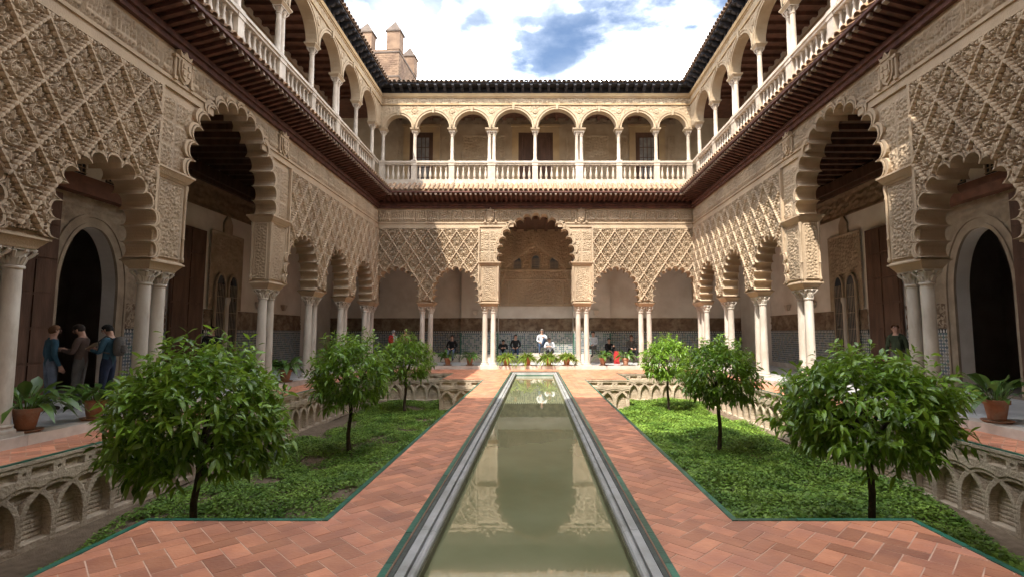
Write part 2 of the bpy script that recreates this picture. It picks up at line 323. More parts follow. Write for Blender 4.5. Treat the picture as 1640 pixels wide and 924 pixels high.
# lattice cell (a diamond of carved foliage) and rib
CA, CB = 0.34, 0.5
def cell_h(x, z):
    """flat-topped foliage cut through to a deep ground, a shell rosette in a ring, palmettes up and down"""
    r = np.hypot(x, z + 0.02); th = np.arctan2(z + 0.02, x); d = np.abs(x) / CA + np.abs(z) / CB
    ax = np.abs(x)
    stem = np.sin(2 * PI * (ax / 0.13 + 0.35 * np.sin(2 * PI * z / 0.21))) * np.sin(2 * PI * (z / 0.14 + 0.3 * np.sin(2 * PI * ax / 0.17)))
    fine = 0.35 * np.cos(2 * PI * (ax * 1.2 + z) / 0.075) * np.cos(2 * PI * (ax - z * 0.9) / 0.09)
    fol = 0.095 * sm(-0.06, 0.08, stem + fine + 0.02) + 0.006 * np.cos(2 * PI * (ax + z) / 0.05)
    ros = 0.07 + 0.025 * np.cos(9 * th) * sm(0.02, 0.07, r)
    ros = np.where(r < 0.024, 0.105, ros)
    h = np.where(r < 0.083, ros, np.where(r < 0.1, 0.0, np.where(r < 0.125, 0.1, np.where(r < 0.145, 0.0, fol))))
    for sz in (0.29, -0.3):
        rr = np.hypot(x / 0.06, (z - sz) / 0.1); pal = 0.085 + 0.018 * np.cos(x * 130)
        h = np.where(rr < 0.8, pal, np.where(rr < 1.1, 0.0, h))
    return np.where(d > 0.94, 0.08, np.where(d > 0.88, 0.0, h))
def cell_grid(n, c=None, mask=None):
    s = np.linspace(-1, 1, n + 1); S, T = np.meshgrid(s, s)
    x = CA * (S - T) / 2; z = CB * (S + T) / 2; H = cell_h(x, z)
    V = np.stack([x, -0.012 - H, z], -1).reshape(-1, 3)
    i = np.arange(n)[None, :] + (np.arange(n) * (n + 1))[:, None]
    Q = np.stack([i, i + 1, i + n + 2, i + n + 1], -1).reshape(-1, 4)
    if mask is not None:
        cc = V[Q].mean(1); ok = mask(cc[:, 0] + c[0], cc[:, 2] + c[1])
        if ok.all(): return 'full'
        if ok.sum() < 6: return None
        Q = Q[ok]; used, inv = np.unique(Q, return_inverse=True); V = V[used]; Q = inv.reshape(-1, 4)
    return V, Q
CELL_N = 38
CELL = mesh_np('carved_panel', *cell_grid(CELL_N), mat=STUCCO)
RIBN = 6
def rib_mesh(sgn, keep=None):
    """one edge of a diamond: from (0,-CB) to (sgn*CA, 0), scalloped"""
    mb = MB(); d = Vector((sgn * CA, 0, CB)); Ln = d.length; d.normalize(); n = Vector((-d.z, 0, d.x))
    for k in range(RIBN):
        if keep is not None and not keep[k]: continue
        a = Vector((0, 0, -CB)) + d * (Ln * k / RIBN); c = Ln / RIBN
        ring = []
        for s_, w in ((0.02, 0.022), (0.22, 0.04), (0.5, 0.048), (0.78, 0.04), (0.98, 0.022)):
            p = a + d * (c * s_); ring.append((p, w))
        V = []; F = []
        for p, w in ring:
            for off, y in ((-1, 0.0), (-1, -0.11), (-0.42, -0.14 - w * 0.35), (0.42, -0.14 - w * 0.35), (1, -0.11), (1, 0.0)):
                q = p + n * (w * off); V.append((q.x, y, q.z))
        for i in range(4):
            for j in range(5): F.append((i * 6 + j, (i + 1) * 6 + j, (i + 1) * 6 + j + 1, i * 6 + j + 1))
        mb.add(V, F)
    return mb.mesh('lattice_rib', mats=(STUCCO,)) if mb.f else None
RIB = {1: rib_mesh(1), -1: rib_mesh(-1)}

# small flat carved panels, a few shared kinds
def carved_rect(w, h, s, seed, d=0.035, res=0.024, border=0.02, kufic=False):
    def fn(x, z):
        hh = arabesque(x, z, s, seed, d)
        if kufic:
            st = np.sin(2 * PI * x / 0.085 + 2.2 * np.sin(2 * PI * z / h * 0.7 + seed)) > 0.15
            base = (z > -h * 0.33) & (z < -h * 0.2)
            hh = np.maximum(hh * 0.6, np.where((st & (z < h * 0.28 + 0.1 * np.sin(x * 17 + seed))) | base, d * 1.25, 0))
        e = np.minimum(w / 2 - np.abs(x), h / 2 - np.abs(z))
        return np.where(e < 0.004, 0.0, np.where(e < border, 0.04, np.where(e < border + 0.018, 0.0, hh)))
    return fn
INSC = []
for sd_ in (0.4, 2.1, 3.9, 5.2):
    INSC.append(mesh_np('inscription_panel', *hfield(-0.29, 0.29, -0.29, 0.29, 26, 26, carved_rect(0.58, 0.58, 0.14, sd_, 0.05, kufic=True)), mat=STUCCO))
BLOCKP = []
for sd_ in (1.1, 2.7, 4.4):
    BLOCKP.append(mesh_np('carved_block', *hfield(-0.235, 0.235, -0.24, 0.24, 22, 22, carved_rect(0.47, 0.48, 0.11, sd_, 0.03)), mat=STUCCO))
PIERP = mesh_np('carved_pier_panel', *hfield(-0.36, 0.36, -0.8, 0.8, 34, 76, carved_rect(0.72, 1.6, 0.095, 1.3, 0.028, border=0.03)), mat=STUCCO)
PIERJ = mesh_np('carved_jamb_panel', *hfield(-0.19, 0.19, -0.8, 0.8, 18, 76, carved_rect(0.38, 1.6, 0.1, 3.3, 0.028, border=0.03)), mat=STUCCO)

# ------------------------------------------------------------------ columns
def lower_column():
    sh = MB(); prof = [(0.125, 0.33)]
    for k in range(7): z = 0.33 + 2.24 * k / 6; prof.append((0.128 - 0.016 * (k / 6) ** 1.4, z))
    prof += [(0.112, 2.60), (0.135, 2.605), (0.14, 2.625), (0.135, 2.645), (0.11, 2.65)]
    sh.lathe(prof, 20)
    ba = MB(); ba.box(-0.19, 0.19, -0.19, 0.19, 0.15, 0.2); ba.lathe([(0.185, 0.2), (0.19, 0.225), (0.18, 0.25), (0.15, 0.265), (0.145, 0.285), (0.16, 0.3), (0.155, 0.32), (0.13, 0.332)], 18)
    ca = MB(); ca.lathe([(0.108, 2.645), (0.118, 2.70), (0.135, 2.76), (0.15, 2.82), (0.165, 2.86)], 16)
    ca.box(-0.18, 0.18, -0.18, 0.18, 2.872, 2.9)
    for q in range(4):
        a = PI / 4 + q * PI / 2; c, s_ = math.cos(a), math.sin(a)
        ca.tube([(c * 0.15, s_ * 0.15, 2.76), (c * 0.2, s_ * 0.2, 2.81), (c * 0.23, s_ * 0.23, 2.85), (c * 0.2, s_ * 0.2, 2.875)], [0.02, 0.028, 0.034, 0.02], 6)
        a = q * PI / 2; c, s_ = math.cos(a), math.sin(a)
        ca.tube([(c * 0.115, s_ * 0.115, 2.66), (c * 0.145, s_ * 0.145, 2.73), (c * 0.175, s_ * 0.175, 2.77), (c * 0.165, s_ * 0.165, 2.79)], [0.03, 0.035, 0.025, 0.01], 6)
        ca.tube([(c * 0.165, s_ * 0.165, 2.83), (c * 0.19, s_ * 0.19, 2.86), (c * 0.19, s_ * 0.19, 2.885)], [0.02, 0.03, 0.02], 6)
        for dd in (-0.39, 0.39):
            c, s_ = math.cos(a + dd), math.sin(a + dd)
            ca.tube([(c * 0.112, s_ * 0.112, 2.66), (c * 0.14, s_ * 0.14, 2.74), (c * 0.165, s_ * 0.165, 2.765)], [0.022, 0.024, 0.01], 5)
    return sh.mesh('column', True, (MARBLE,)), ba.mesh('base', True, (MARBLE,)), ca.mesh('capital', True, (MARBLE,))
LC = lower_column()
def upper_column():
    sh = MB(); sh.lathe([(0.1, 9.92), (0.11, 9.95), (0.1, 9.98), (0.085, 10.0), (0.084, 10.6), (0.074, 11.13), (0.092, 11.14), (0.092, 11.17), (0.074, 11.18)], 14)
    ca = MB(); ca.lathe([(0.074, 11.17), (0.09, 11.25), (0.125, 11.33)], 12); ca.box(-0.14, 0.14, -0.14, 0.14, 11.335, 11.36)
    for q in range(4):
        a = PI / 4 + q * PI / 2; c, s_ = math.cos(a), math.sin(a); ca.tube([(c * 0.1, s_ * 0.1, 11.22), (c * 0.16, s_ * 0.16, 11.31), (c * 0.13, s_ * 0.13, 11.335)], [0.015, 0.028, 0.015], 5)
    return sh.mesh('upper_column', True, (MARBLE_UP,)), ca.mesh('capital', True, (MARBLE_UP,))
UC = upper_column()
BAL = MB().lathe([(0.055, 8.98), (0.055, 9.02), (0.035, 9.04), (0.05, 9.09), (0.072, 9.18), (0.06, 9.3), (0.036, 9.42), (0.03, 9.5), (0.04, 9.54), (0.03, 9.56), (0.034, 9.62), (0.05, 9.65), (0.055, 9.69)], 10).mesh('baluster', True, (MARBLE_UP,))
POSTM = MB().box(-0.13, 0.13, -0.1, 0.1, 8.98, 9.70).box(-0.15, 0.15, -0.125, 0.125, 8.8, 9.0).box(-0.145, 0.145, -0.118, 0.118, 9.66, 9.92).mesh('balustrade_post', mats=(MARBLE_UP,))
def barrel(L_, r, n=8, mat=TILE, thick=0.018):
    mb = MB(); V = []; F = []
    for yy, rr in ((0, r), (L_, r * 0.82)):
        for k in range(n + 1): a = PI * k / n; V.append((rr * math.cos(a), yy, rr * 0.9 * math.sin(a)))
        for k in range(n + 1): a = PI * k / n; V.append(((rr - thick) * math.cos(a), yy, (rr - thick) * 0.9 * math.sin(a)))
    m = n + 1
    for k in range(n):
        F += [(k, k + 1, 2 * m + k + 1, 2 * m + k), (m + k, 3 * m + k, 3 * m + k + 1, m + k + 1), (k, m + k, m + k + 1, k + 1)]
    mb.add(V, F); return mb.mesh('roof_tile', True, (mat,))
TILE_LO = barrel(0.98, 0.092); TILE_UP = barrel(0.7, 0.1, mat=TILE_DK); TILE_GR = barrel(0.3, 0.1, mat=GREEN)
RAFT = MB().box(-0.045, 0.045, -0.74, 0.02, -0.05, 0.05).mesh('rafter', mats=(WOOD,))
RTIP = MB().frus(0.045, 0.05, -0.06, 0.04, 0.05, 0.045, 0, -0.76).mesh('rafter_end', mats=(WOOD_TIP,))
def bracket():
    pts = [(0, 13.2), (0, 13.47), (-0.42, 13.5), (-0.44, 13.42), (-0.38, 13.37), (-0.3, 13.4), (-0.26, 13.33), (-0.18, 13.27), (-0.1, 13.29), (-0.07, 13.22)]
    mb = MB(); mb.prism(pts, -0.06, 0.06); mb.v = [(y, x, z) for x, y, z in mb.v]
    return mb.mesh('eave_bracket', mats=(WOOD_BLACK,))
BRKT = bracket()
IMPOST = {}
def impost(kind):
    mb = MB()
    hx = {'pair': 0.43, 'pier': 0.46, 'corner': 0.44}[kind]
    mb.frus(hx - 0.1, 0.2, 2.9, hx - 0.08, 0.22, 2.94); mb.frus(hx - 0.08, 0.22, 2.94, hx + 0.0, 0.29, 3.045); mb.frus(hx + 0.02, 0.31, 3.045, hx + 0.02, 0.31, 3.075); mb.frus(hx + 0.0, 0.29, 3.075, hx - 0.03, 0.275, 3.105)
    return mb.mesh('impost', mats=(STUCCO,))
for k in ('pair', 'pier', 'corner'): IMPOST[k] = impost(k)
SHELF = MB().frus(0.44, 0.27, 4.77, 0.47, 0.3, 4.82).frus(0.47, 0.31, 4.82, 0.54, 0.38, 4.93).frus(0.55, 0.39, 4.93, 0.55, 0.39, 4.97).mesh('pier_shelf', mats=(STUCCO,))
COLNT = MB().lathe([(0.03, 3.12), (0.045, 3.14), (0.045, 3.2), (0.028, 3.24), (0.028, 3.6), (0.04, 3.62), (0.028, 3.66), (0.028, 4.45), (0.042, 4.5), (0.03, 4.54), (0.05, 4.7), (0.05, 4.77)], 8).mesh('colonnette', True, (STUCCO,))

def shield_mesh():
    mb = MB(); pts = [(-0.19, 0.26), (-0.19, -0.05), (-0.13, -0.19), (0, -0.28), (0.13, -0.19), (0.19, -0.05), (0.19, 0.26)]
    mb.prism(pts, -0.09, 0); mb.prism([(p[0] * 0.76, p[1] * 0.76) for p in pts], -0.125, -0.09)
    mb.prism([(-0.15, 0.27), (-0.19, 0.4), (-0.09, 0.33), (0, 0.44), (0.09, 0.33), (0.19, 0.4), (0.15, 0.27)], -0.11, 0)
    for s_ in (-1, 1): mb.tube([(s_ * 0.25, -0.05, -0.2), (s_ * 0.25, -0.05, 0.22)], 0.035, 8); mb.box(s_ * 0.25 - 0.05, s_ * 0.25 + 0.05, -0.1, 0, 0.2, 0.26); mb.box(s_ * 0.25 - 0.05, s_ * 0.25 + 0.05, -0.1, 0, -0.27, -0.2)
    for x, z in ((-0.07, 0.09), (0.07, 0.09), (-0.07, -0.06), (0.07, -0.06)): mb.box(x - 0.04, x + 0.04, -0.145, -0.12, z - 0.045, z + 0.045)
    return mb.mesh('coat_of_arms', mats=(STUCCO,))
SHIELD = shield_mesh()

# ------------------------------------------------------------------ a wing of the palace (local: front at y=0, courtyard towards -y)
GAL = 3.5
def strip(parent, name, u0, u1, y0, y1, z0, z1, mat): return O(name, MB().box(u0, u1, y0, y1, z0, z1), parent, mat=mat)
def dado(parent, u0, u1, y, mat=DADO, frieze=True):
    strip(parent, 'tile_dado', u0, u1, y - 0.04, y, 0.36, 1.66, mat)
    strip(parent, 'dado_plinth', u0, u1, y - 0.05, y, 0.15, 0.36, STEP_M)
    o = strip(parent, 'merlon_band', u0, u1, y - 0.042, y, 1.66, 1.77, MERLON_K)
    mb = MB(); n = int((u1 - u0) / 0.1)
    for k in range(n):
        u = u0 + (k + 0.5) * (u1 - u0) / n; mb.add([(u - 0.032, y - 0.046, 1.67), (u + 0.032, y - 0.046, 1.67), (u + 0.032, y - 0.046, 1.72), (u, y - 0.046, 1.765), (u - 0.032, y - 0.046, 1.72)], [(0, 1, 2, 3, 4)])
    if n: O('merlon_tiles', mb, o, mat=MERLON_W)['kind'] = 'stuff'
    if frieze:
        nu = max(4, int((u1 - u0) / 0.06))
        O('carved_frieze', mesh_np('carved_frieze', *hfield(u0, u1, 1.775, 2.45, nu, 14, lambda x, z: 0.012 + arabesque(x, z, 0.3, 1.0, 0.03), y0=y), mat=FRIEZE_BR), parent)

def semicircle_wall(u0, u1, holes, z0, z1, y0, y1, n=20):
    """wall between u0..u1 with round headed openings (c, r, zs) open at the bottom"""
    pts = [(u0, z0)]
    for c, r, zs in holes:
        pts.append((c - r, z0))
        if zs > z0 + 1e-4: pts.append((c - r, zs))
        pts += [(c - r * math.cos(PI * k / n), zs + r * math.sin(PI * k / n)) for k in range(1, n)]
        if zs > z0 + 1e-4: pts.append((c + r, zs))
        pts.append((c + r, z0))
    pts += [(u1, z0), (u1, z1), (u0, z1)]
    return MB().prism(pts, y0, y1)
def archivolt(c, r, zs, w, yf, yb, n=24):
    mb = MB(); V = []; F = []
    prof = [(0, yb), (0, yf), (w * 0.4, yf), (w * 0.45, yf + 0.02), (w * 0.6, yf + 0.02), (w * 0.65, yf - 0.02), (w, yf - 0.02), (w, yb)]
    for k in range(n + 1):
        a = PI * k / n
        for d, y in prof: V.append((c - (r + d) * math.cos(a), y, zs + (r + d) * math.sin(a)))
    m = len(prof)
    for k in range(n):
        for j in range(m - 1): F.append((k * m + j, (k + 1) * m + j, (k + 1) * m + j + 1, k * m + j + 1))
    mb.add(V, F); return mb

def wing(root, ulo, uhi, smalls, pairs, clusters, panels, ups, far, s=1):
    lo, hi = min(ulo, uhi), max(ulo, uhi)
    arches = [('big', 0.0)] + [('small', c) for c in smalls]
    # --- arcade wall, one part per bay
    cuts = sorted([lo, hi, -2.35, 2.35] + [p for p in pairs]); bays = list(zip(cuts[:-1], cuts[1:]))
    for a, b_ in bays:
        cs = [(k, c) for k, c in arches if a < c < b_]
        if cs and cs[0][0] == 'small':
            c = cs[0][1]; P = [(p[0] + c, p[1]) for p in arch_pts('small')]
            pts = [(a, SPR)] + P + [(b_, SPR), (b_, ZTOP), (a, ZTOP)]
        elif cs:
            P = [tuple(p) for p in arch_pts('big')]
            pts = [(a, SPR), (-1.76, SPR), (-1.76, BG_Z0 - 0.001)] + P + [(1.76, BG_Z0 - 0.001), (1.76, SPR), (b_, SPR), (b_, ZTOP), (a, ZTOP)]
        else: pts = [(a, SPR), (b_, SPR), (b_, ZTOP), (a, ZTOP)]
        # drop duplicate neighbours
        q = [pts[0]]
        for p in pts[1:]:
            if math.hypot(p[0] - q[-1][0], p[1] - q[-1][1]) > 1e-4: q.append(p)
        O('arcade_wall', MB().prism(q, 0, WT), root, mat=STUCCO)
    for k, c in arches: O('arch_moulding', RING[k], root, (c, 0, 0))
    def blocked(u, z, off):
        m = np.zeros(np.shape(u), bool)
        for k, c in arches: m |= in_arch(k, c, u, z, off)
        return m
    # --- lattice fields with frames
    for p0, p1 in panels:
        zt = 6.56; field = O('lattice_frame', MB().box(p0 - 0.07, p0, -0.1, 0, 4.0, zt + 0.07).box(p1, p1 + 0.07, -0.1, 0, 4.0, zt + 0.07).box(p0, p1, -0.1, 0, zt, zt + 0.07), root, mat=STUCCO)
        def ok(u, z, p0=p0, p1=p1, zt=zt): return (u > p0) & (u < p1) & (z < zt) & (z > SPR + 0.06) & ~blocked(u, z, 0.06)
        ncol = round((p1 - p0) / (2 * CA)); sx = (p1 - p0) / ncol / (2 * CA)
        for row in range(-1, 9):
            zc = zt - 0.12 - row * CB
            for col in range(-1, 2 * ncol + 2):
                if (col + row) % 2: continue
                uc = p0 + col * CA * sx
                if not (p0 - CA < uc < p1 + CA): continue
                g = cell_grid(CELL_N, (uc, zc), ok)
                if isinstance(g, str): O('carved_panel', CELL, field, (uc, 0, zc))
                elif g is not None: O('carved_panel', mesh_np('carved_panel', *g, mat=STUCCO), field, (uc, 0, zc))
                for sg in (1, -1):
                    keep = []
                    for k in range(RIBN):
                        tt = (k + 0.5) / RIBN; keep.append(bool(ok(np.array([uc + sg * CA * tt]), np.array([zc - CB + CB * tt]))[0]))
                    if all(keep): O('lattice_rib', RIB[sg], field, (uc, 0, zc))
                    elif any(keep): O('lattice_rib', rib_mesh(sg, keep), field, (uc, 0, zc))
    # --- carved blocks beside the big arch, inscription band, string courses
    for sg in (-1, 1):
        for i, z in enumerate((5.25, 5.75, 6.25)):
            for j, u in enumerate((2.42, 1.94, 1.46)):
                uc = sg * u; zc = z + 0.0
                fn = lambda x, zz, uc=uc, zc=zc: ~blocked(x + uc, zz + zc, 0.12)
                h = hfield(-0.235, 0.235, -0.24, 0.24, 22, 22, carved_rect(0.47, 0.48, 0.11, 1.1, 0.03), fn)
                if h is None: continue
                if len(h[1]) == 484: O('carved_block', BLOCKP[(i + j) % 3], root, (uc, -0.003, zc))
                else: O('carved_block', mesh_np('carved_block', *h, mat=STUCCO), root, (uc, -0.003, zc))
    n = round((hi - lo - 0.1) / 0.585)
    for k in range(n):
        uc = lo + 0.05 + (k + 0.5) * (hi - lo - 0.1) / n
        fn = lambda x, zz, uc=uc: ~blocked(x + uc, zz + 7.18, 0.14)
        if abs(uc) > 2.2: O('inscription_panel', INSC[k % 4], root, (uc, -0.003, 7.18))
        else:
            h = hfield(-0.29, 0.29, -0.29, 0.29, 26, 26, carved_rect(0.58, 0.58, 0.14, 0.4, 0.05, kufic=True), fn)
            if h is not None: O('inscription_panel', mesh_np('inscription_panel', *h, mat=STUCCO), root, (uc, -0.003, 7.18))
    for a, b_ in ((lo, -1.05), (1.05, hi)):
        mb = MB().box(a, b_, -0.05, -0.001, 6.64, 6.80).box(a, b_, -0.085, -0.001, 6.80, 6.87); O('string_course', mb, root, mat=STUCCO)
    for c in (-2.15, 2.15): O('coat_of_arms', SHIELD, root, (c, -0.03, 7.12))
    # --- piers, imposts, columns
    for sg in (-1, 1):
        O('pier_shelf', SHELF, root, (sg * 2.2, WT / 2, 0)); O('impost', IMPOST['pier'], root, (sg * 2.2, WT / 2, 0))
        O('carved_pier_panel', PIERP, root, (sg * 2.2, -0.004, 3.95))
        O('carved_jamb_panel', PIERJ, root, (sg * 1.756, WT / 2, 3.95), (0, 0, -sg * PI / 2))
        for uu in (1.77, 2.62):
            O('colonnette', COLNT, root, (sg * uu, -0.02, 0))
        O('colonnette', COLNT, root, (sg * 1.74, WT - 0.02, 0))
    for p in pairs: O('impost', IMPOST['pair'], root, (p, WT / 2, 0))
    for p in clusters: O('impost', IMPOST['corner'], root, (p, WT / 2, 0))
    cols = [x for p in [-2.2, 2.2] + list(pairs) + list(clusters) for x in (p - 0.195, p + 0.195)]
    if far: cols += [-7.78, 7.78]
    for x in cols:
        c = O('column', LC[0], root, (x, WT / 2, 0)); c.rotation_euler[2] = 0
        O('base', LC[1], c); O('capital', LC[2], c)
    if far: 
        for x in (-7.8, 7.8): O('impost', MB().frus(0.2, 0.2, 2.9, 0.29, 0.29, 3.045).frus(0.31, 0.31, 3.045, 0.29, 0.29, 3.105), root, (x, WT / 2, 0), mat=STUCCO)
    # --- timber eave between the storeys
    O('cornice_beam', MB().box(lo, hi, -0.1, 0.3, ZTOP, 7.66).box(lo, hi, -0.16, 0.3, 7.66, 7.73).box(lo, hi, -0.12, 0.3, 7.73, 7.82), root, mat=WOOD)
    e0, e1 = lo + (0.78 if far or ulo > uhi else 0.0), hi - (0.78 if far or ulo < uhi else 0.0)
    def mitre(u, o):          # distance kept from an inner corner
        return (u - lo > o or not (far or s < 0)) and (hi - u > o or not (far or s > 0))
    lo_m, hi_m = (far or s < 0), (far or s > 0)
    sl = math.atan2(0.3, 0.78)
    def mitred_slab(y0, y1, zz0, zz1, th, oy=0.0):
        a0 = lo + (-y0 if lo_m else 0); a1 = lo + (-y1 if lo_m else 0); b0 = hi - (-y0 if hi_m else 0); b1 = hi - (-y1 if hi_m else 0)
        V = [(a0, y0, zz0), (b0, y0, zz0), (b1, y1, zz1), (a1, y1, zz1), (a0, y0, zz0 + th), (b0, y0, zz0 + th), (b1, y1, zz1 + th), (a1, y1, zz1 + th)]
        return MB().add(V, [(0, 3, 2, 1), (4, 5, 6, 7), (0, 1, 5, 4), (1, 2, 6, 5), (2, 3, 7, 6), (3, 0, 4, 7)])
    O('eave_soffit', mitred_slab(-0.78, 0.0, 8.11, 7.89, 0.03), root, mat=WOOD_SOFFIT)
    O('eave_board', mitred_slab(-0.83, -0.78, 8.1, 8.1, 0.07), root, mat=WOOD)
    n = round((hi - lo) / 0.232)
    for k in range(n):
        u = lo + (k + 0.5) * (hi - lo) / n
        dlo = u - lo if lo_m else 9; dhi = hi - u if hi_m else 9; dm = min(dlo, dhi)
        if dm > 0.75:
            r_ = O('rafter', RAFT, root, (u, 0, 7.85), (-R(16), 0, 0)); O('rafter_end', RTIP, r_)
        elif dm > 0.15:
            r_ = O('rafter', RAFT, root, (u, 0, 7.85), (-R(16), 0, 0), scale=(1, dm / 0.8, 1))
        if dm > 0.2: O('roof_tile', TILE_LO, root, (u + RNG.uniform(-.008, .008), -0.86 if dm > 0.8 else -dm, 8.20 if dm > 0.8 else 8.2 + (0.86 - dm) * 0.62), (R(32) + RNG.uniform(-.02, .02), 0, RNG.uniform(-.02, .02)), scale=None if dm > 0.8 else (1, max(0.15, dm / 0.86), 1))
    mb = mitred_slab(-0.8, 0.02, 8.16, 8.68, 0.03); O('tile_bed', mb, root, mat=TILE)
    # --- balustrade and upper arcade
    yb = 0.14
    O('balustrade_base', MB().box(lo, hi, 0.0, 0.3, 8.66, 8.80).box(lo, hi, 0.05, 0.25, 8.80, 8.98), root, mat=MARBLE_UP)
    O('hand_rail', MB().box(lo, hi, 0.03, 0.25, 9.70, 9.78).box(lo, hi, -0.01, 0.29, 9.78, 9.87), root, mat=MARBLE_UP)
    pos = [p for p, d in ups]
    for p, d in ups:
        O('balustrade_post', POSTM, root, (p, yb, 0), scale=(1.35 if d else 1.0, 1.12, 1))
        for x in ((p - 0.11, p + 0.11) if d else (p,)):
            c = O('upper_column', UC[0], root, (x, yb + 0.02, 0)); O('capital', UC[1], c)
        w = 0.3 if d else 0.2
        O('upper_impost', MB().frus(w - 0.06, 0.13, 11.36, w, 0.19, 11.45).box(p - p - w - 0.015, w + 0.015, -0.2, 0.2, 11.45, 11.5), root, (p, yb + 0.02, 0), mat=STUCCO_UP)
    holes = []
    for a, b_ in zip(pos[:-1], pos[1:]):
        n = max(2, round((b_ - a - 0.3) / 0.25))
        for k in range(n): O('baluster', BAL, root, (a + 0.15 + (b_ - a - 0.3) * (k + 0.5) / n, yb, 0), (0, 0, RNG.uniform(0, 6)))
        c = (a + b_) / 2; r = (b_ - a) / 2 - 0.13; holes.append((c, r, 11.5))
    O('upper_arcade_wall', semicircle_wall(lo, hi, holes, 11.5, 13.22, 0.0, 0.34), root, mat=STUCCO_UP)
    for c, r, zs in holes:
        av = O('archivolt', archivolt(c, r + 0.002, zs, 0.15, -0.05, 0.0), root, mat=STUCCO_UP)
        O('keystone', MB().frus(0.045, 0.06, zs + r - 0.05, 0.07, 0.075, zs + r + 0.2, c, -0.05), av, mat=STUCCO_UP)
    for (c, r, zs), (c2, r2, z2) in zip(holes[:-1], holes[1:]):
        x = (c + r + c2 - r2) / 2
        med = MB(); med.lathe([(0.15, -0.001), (0.15, 0.035), (0.125, 0.05), (0.11, 0.03), (0.09, 0.03), (0.05, 0.05), (0.0, 0.055)], 14, caps=False); med.v = [(px, -pz, py) for px, py, pz in med.v]
        O('medallion', med.mesh('medallion', True, (STUCCO_UP,)), root, (x, -0.001, 12.36))
    def spand(x, z): return 0.006 + arabesque(x, z, 0.17, 0.5, 0.03)
    def not_arch(u, z):
        m = np.ones(np.shape(u), bool)
        for c, r, zs in holes: m &= np.hypot(u - c, z - zs) > r + 0.13
        for (c, r, zs), (c2, r2, z2) in zip(holes[:-1], holes[1:]): m &= np.hypot(u - (c + r + c2 - r2) / 2, z - 12.36) > 0.155
        return m
    nu = int((hi - lo) / 0.035)
    O('spandrel_relief', mesh_np('spandrel_relief', *hfield(lo, hi, 11.55, 12.62, nu, 30, spand, not_arch), mat=STUCCO_UP), root)
    O('frieze_relief', mesh_np('frieze_relief', *hfield(lo, hi, 12.7, 12.97, nu, 8, lambda x, z: 0.01 + arabesque(x, z, 0.2, 2.5, 0.035)), mat=STUCCO_UP), root)
    O('upper_cornice', MB().box(lo, hi, -0.07, 0.0, 12.63, 12.69).box(lo, hi, -0.06, 0.0, 12.975, 13.03).box(lo, hi, -0.1, 0.3, 13.03, 13.2), root, mat=STUCCO_OCHRE)
    # --- upper eave and roof
    O('upper_soffit', mitred_slab(-0.45, 0.0, 13.5, 13.48, 0.05), root, mat=WOOD_BLACK)
    O('eave_back_board', MB().box(lo, hi, -0.04, 0.3, 13.2, 13.48), root, mat=WOOD_BLACK)
    n = round((hi - lo) / 0.42)
    for k in range(n):
        u = lo + (k + 0.5) * (hi - lo) / n; dm = min(u - lo if lo_m else 9, hi - u if hi_m else 9)
        if dm > 0.3: O('eave_bracket', BRKT, root, (u, -0.045, 0))
    n = round((hi - lo) / 0.225)
    for k in range(n):
        u = lo + (k + 0.5) * (hi - lo) / n; dm = min(u - lo if lo_m else 9, hi - u if hi_m else 9)
        if dm > 0.45: O('upper_roof_tile', TILE_UP, root, (u, -0.55, 13.56), (R(22) + RNG.uniform(-.02, .02), 0, RNG.uniform(-.03, .03)))
        if far and k % 2 == 0 and dm > 0.5: O('green_cap_tile', TILE_GR, root, (u, 0.12, 13.86), (R(18), 0, 0))
    x0, x1 = (-11.4, 11.4) if far else (lo, hi)
    ro = mitred_slab(-0.5, 0.0, 13.555, 13.76, 0.02); O('roof_edge', ro, root, mat=TILE_DK)
    O('roof', MB().add([(x0, 0, 13.74), (x1, 0, 13.74), (x1, 4.2, 15.4), (x0, 4.2, 15.4), (x0, 0, 13.25), (x1, 0, 13.25), (x1, 4.2, 13.25), (x0, 4.2, 13.25)], [(0, 1, 2, 3), (4, 7, 6, 5), (0, 4, 5, 1), (1, 5, 6, 2), (2, 6, 7, 3), (3, 7, 4, 0)]), root, mat=TILE_DK)
    # --- galleries
    g0, g1 = (-11.0, 11.0) if far else (lo, hi)
    O('lower_ceiling', MB().box(g0, g1, 0.5 if not far else 0.5, 3.9, 7.3, 7.5), root, mat=WOOD_DOOR)
    O('upper_floor', MB().box(g0, g1, 0.3, 3.9, 8.4, 8.66), root, mat=FLOOR_M)
    O('floor_edge', MB().box(lo, hi, 0.02, 0.3, 7.84, 8.64), root, mat=WOOD_DOOR)
    O('upper_ceiling', MB().box(g0, g1, 0.34, 3.9, 13.12, 13.24), root, mat=WOOD_CEIL)
    nb = int((hi - lo) / 0.55)
    for k in range(nb):
        u = lo + (k + 0.5) * (hi - lo) / nb
        O('ceiling_beam', CBEAM, root, (u, 0, 13.05)); O('lower_ceiling_beam', LBEAM, root, (u, 0, 7.22))
CBEAM = MB().box(-0.07, 0.07, 0.35, 2.6, -0.07, 0.069).mesh('ceiling_beam', mats=(WOOD_CEIL,))
LBEAM = MB().box(-0.08, 0.08, 0.51, 3.49, -0.08, 0.079).mesh('lower_ceiling_beam', mats=(WOOD_DOOR,))
CBOARD = None

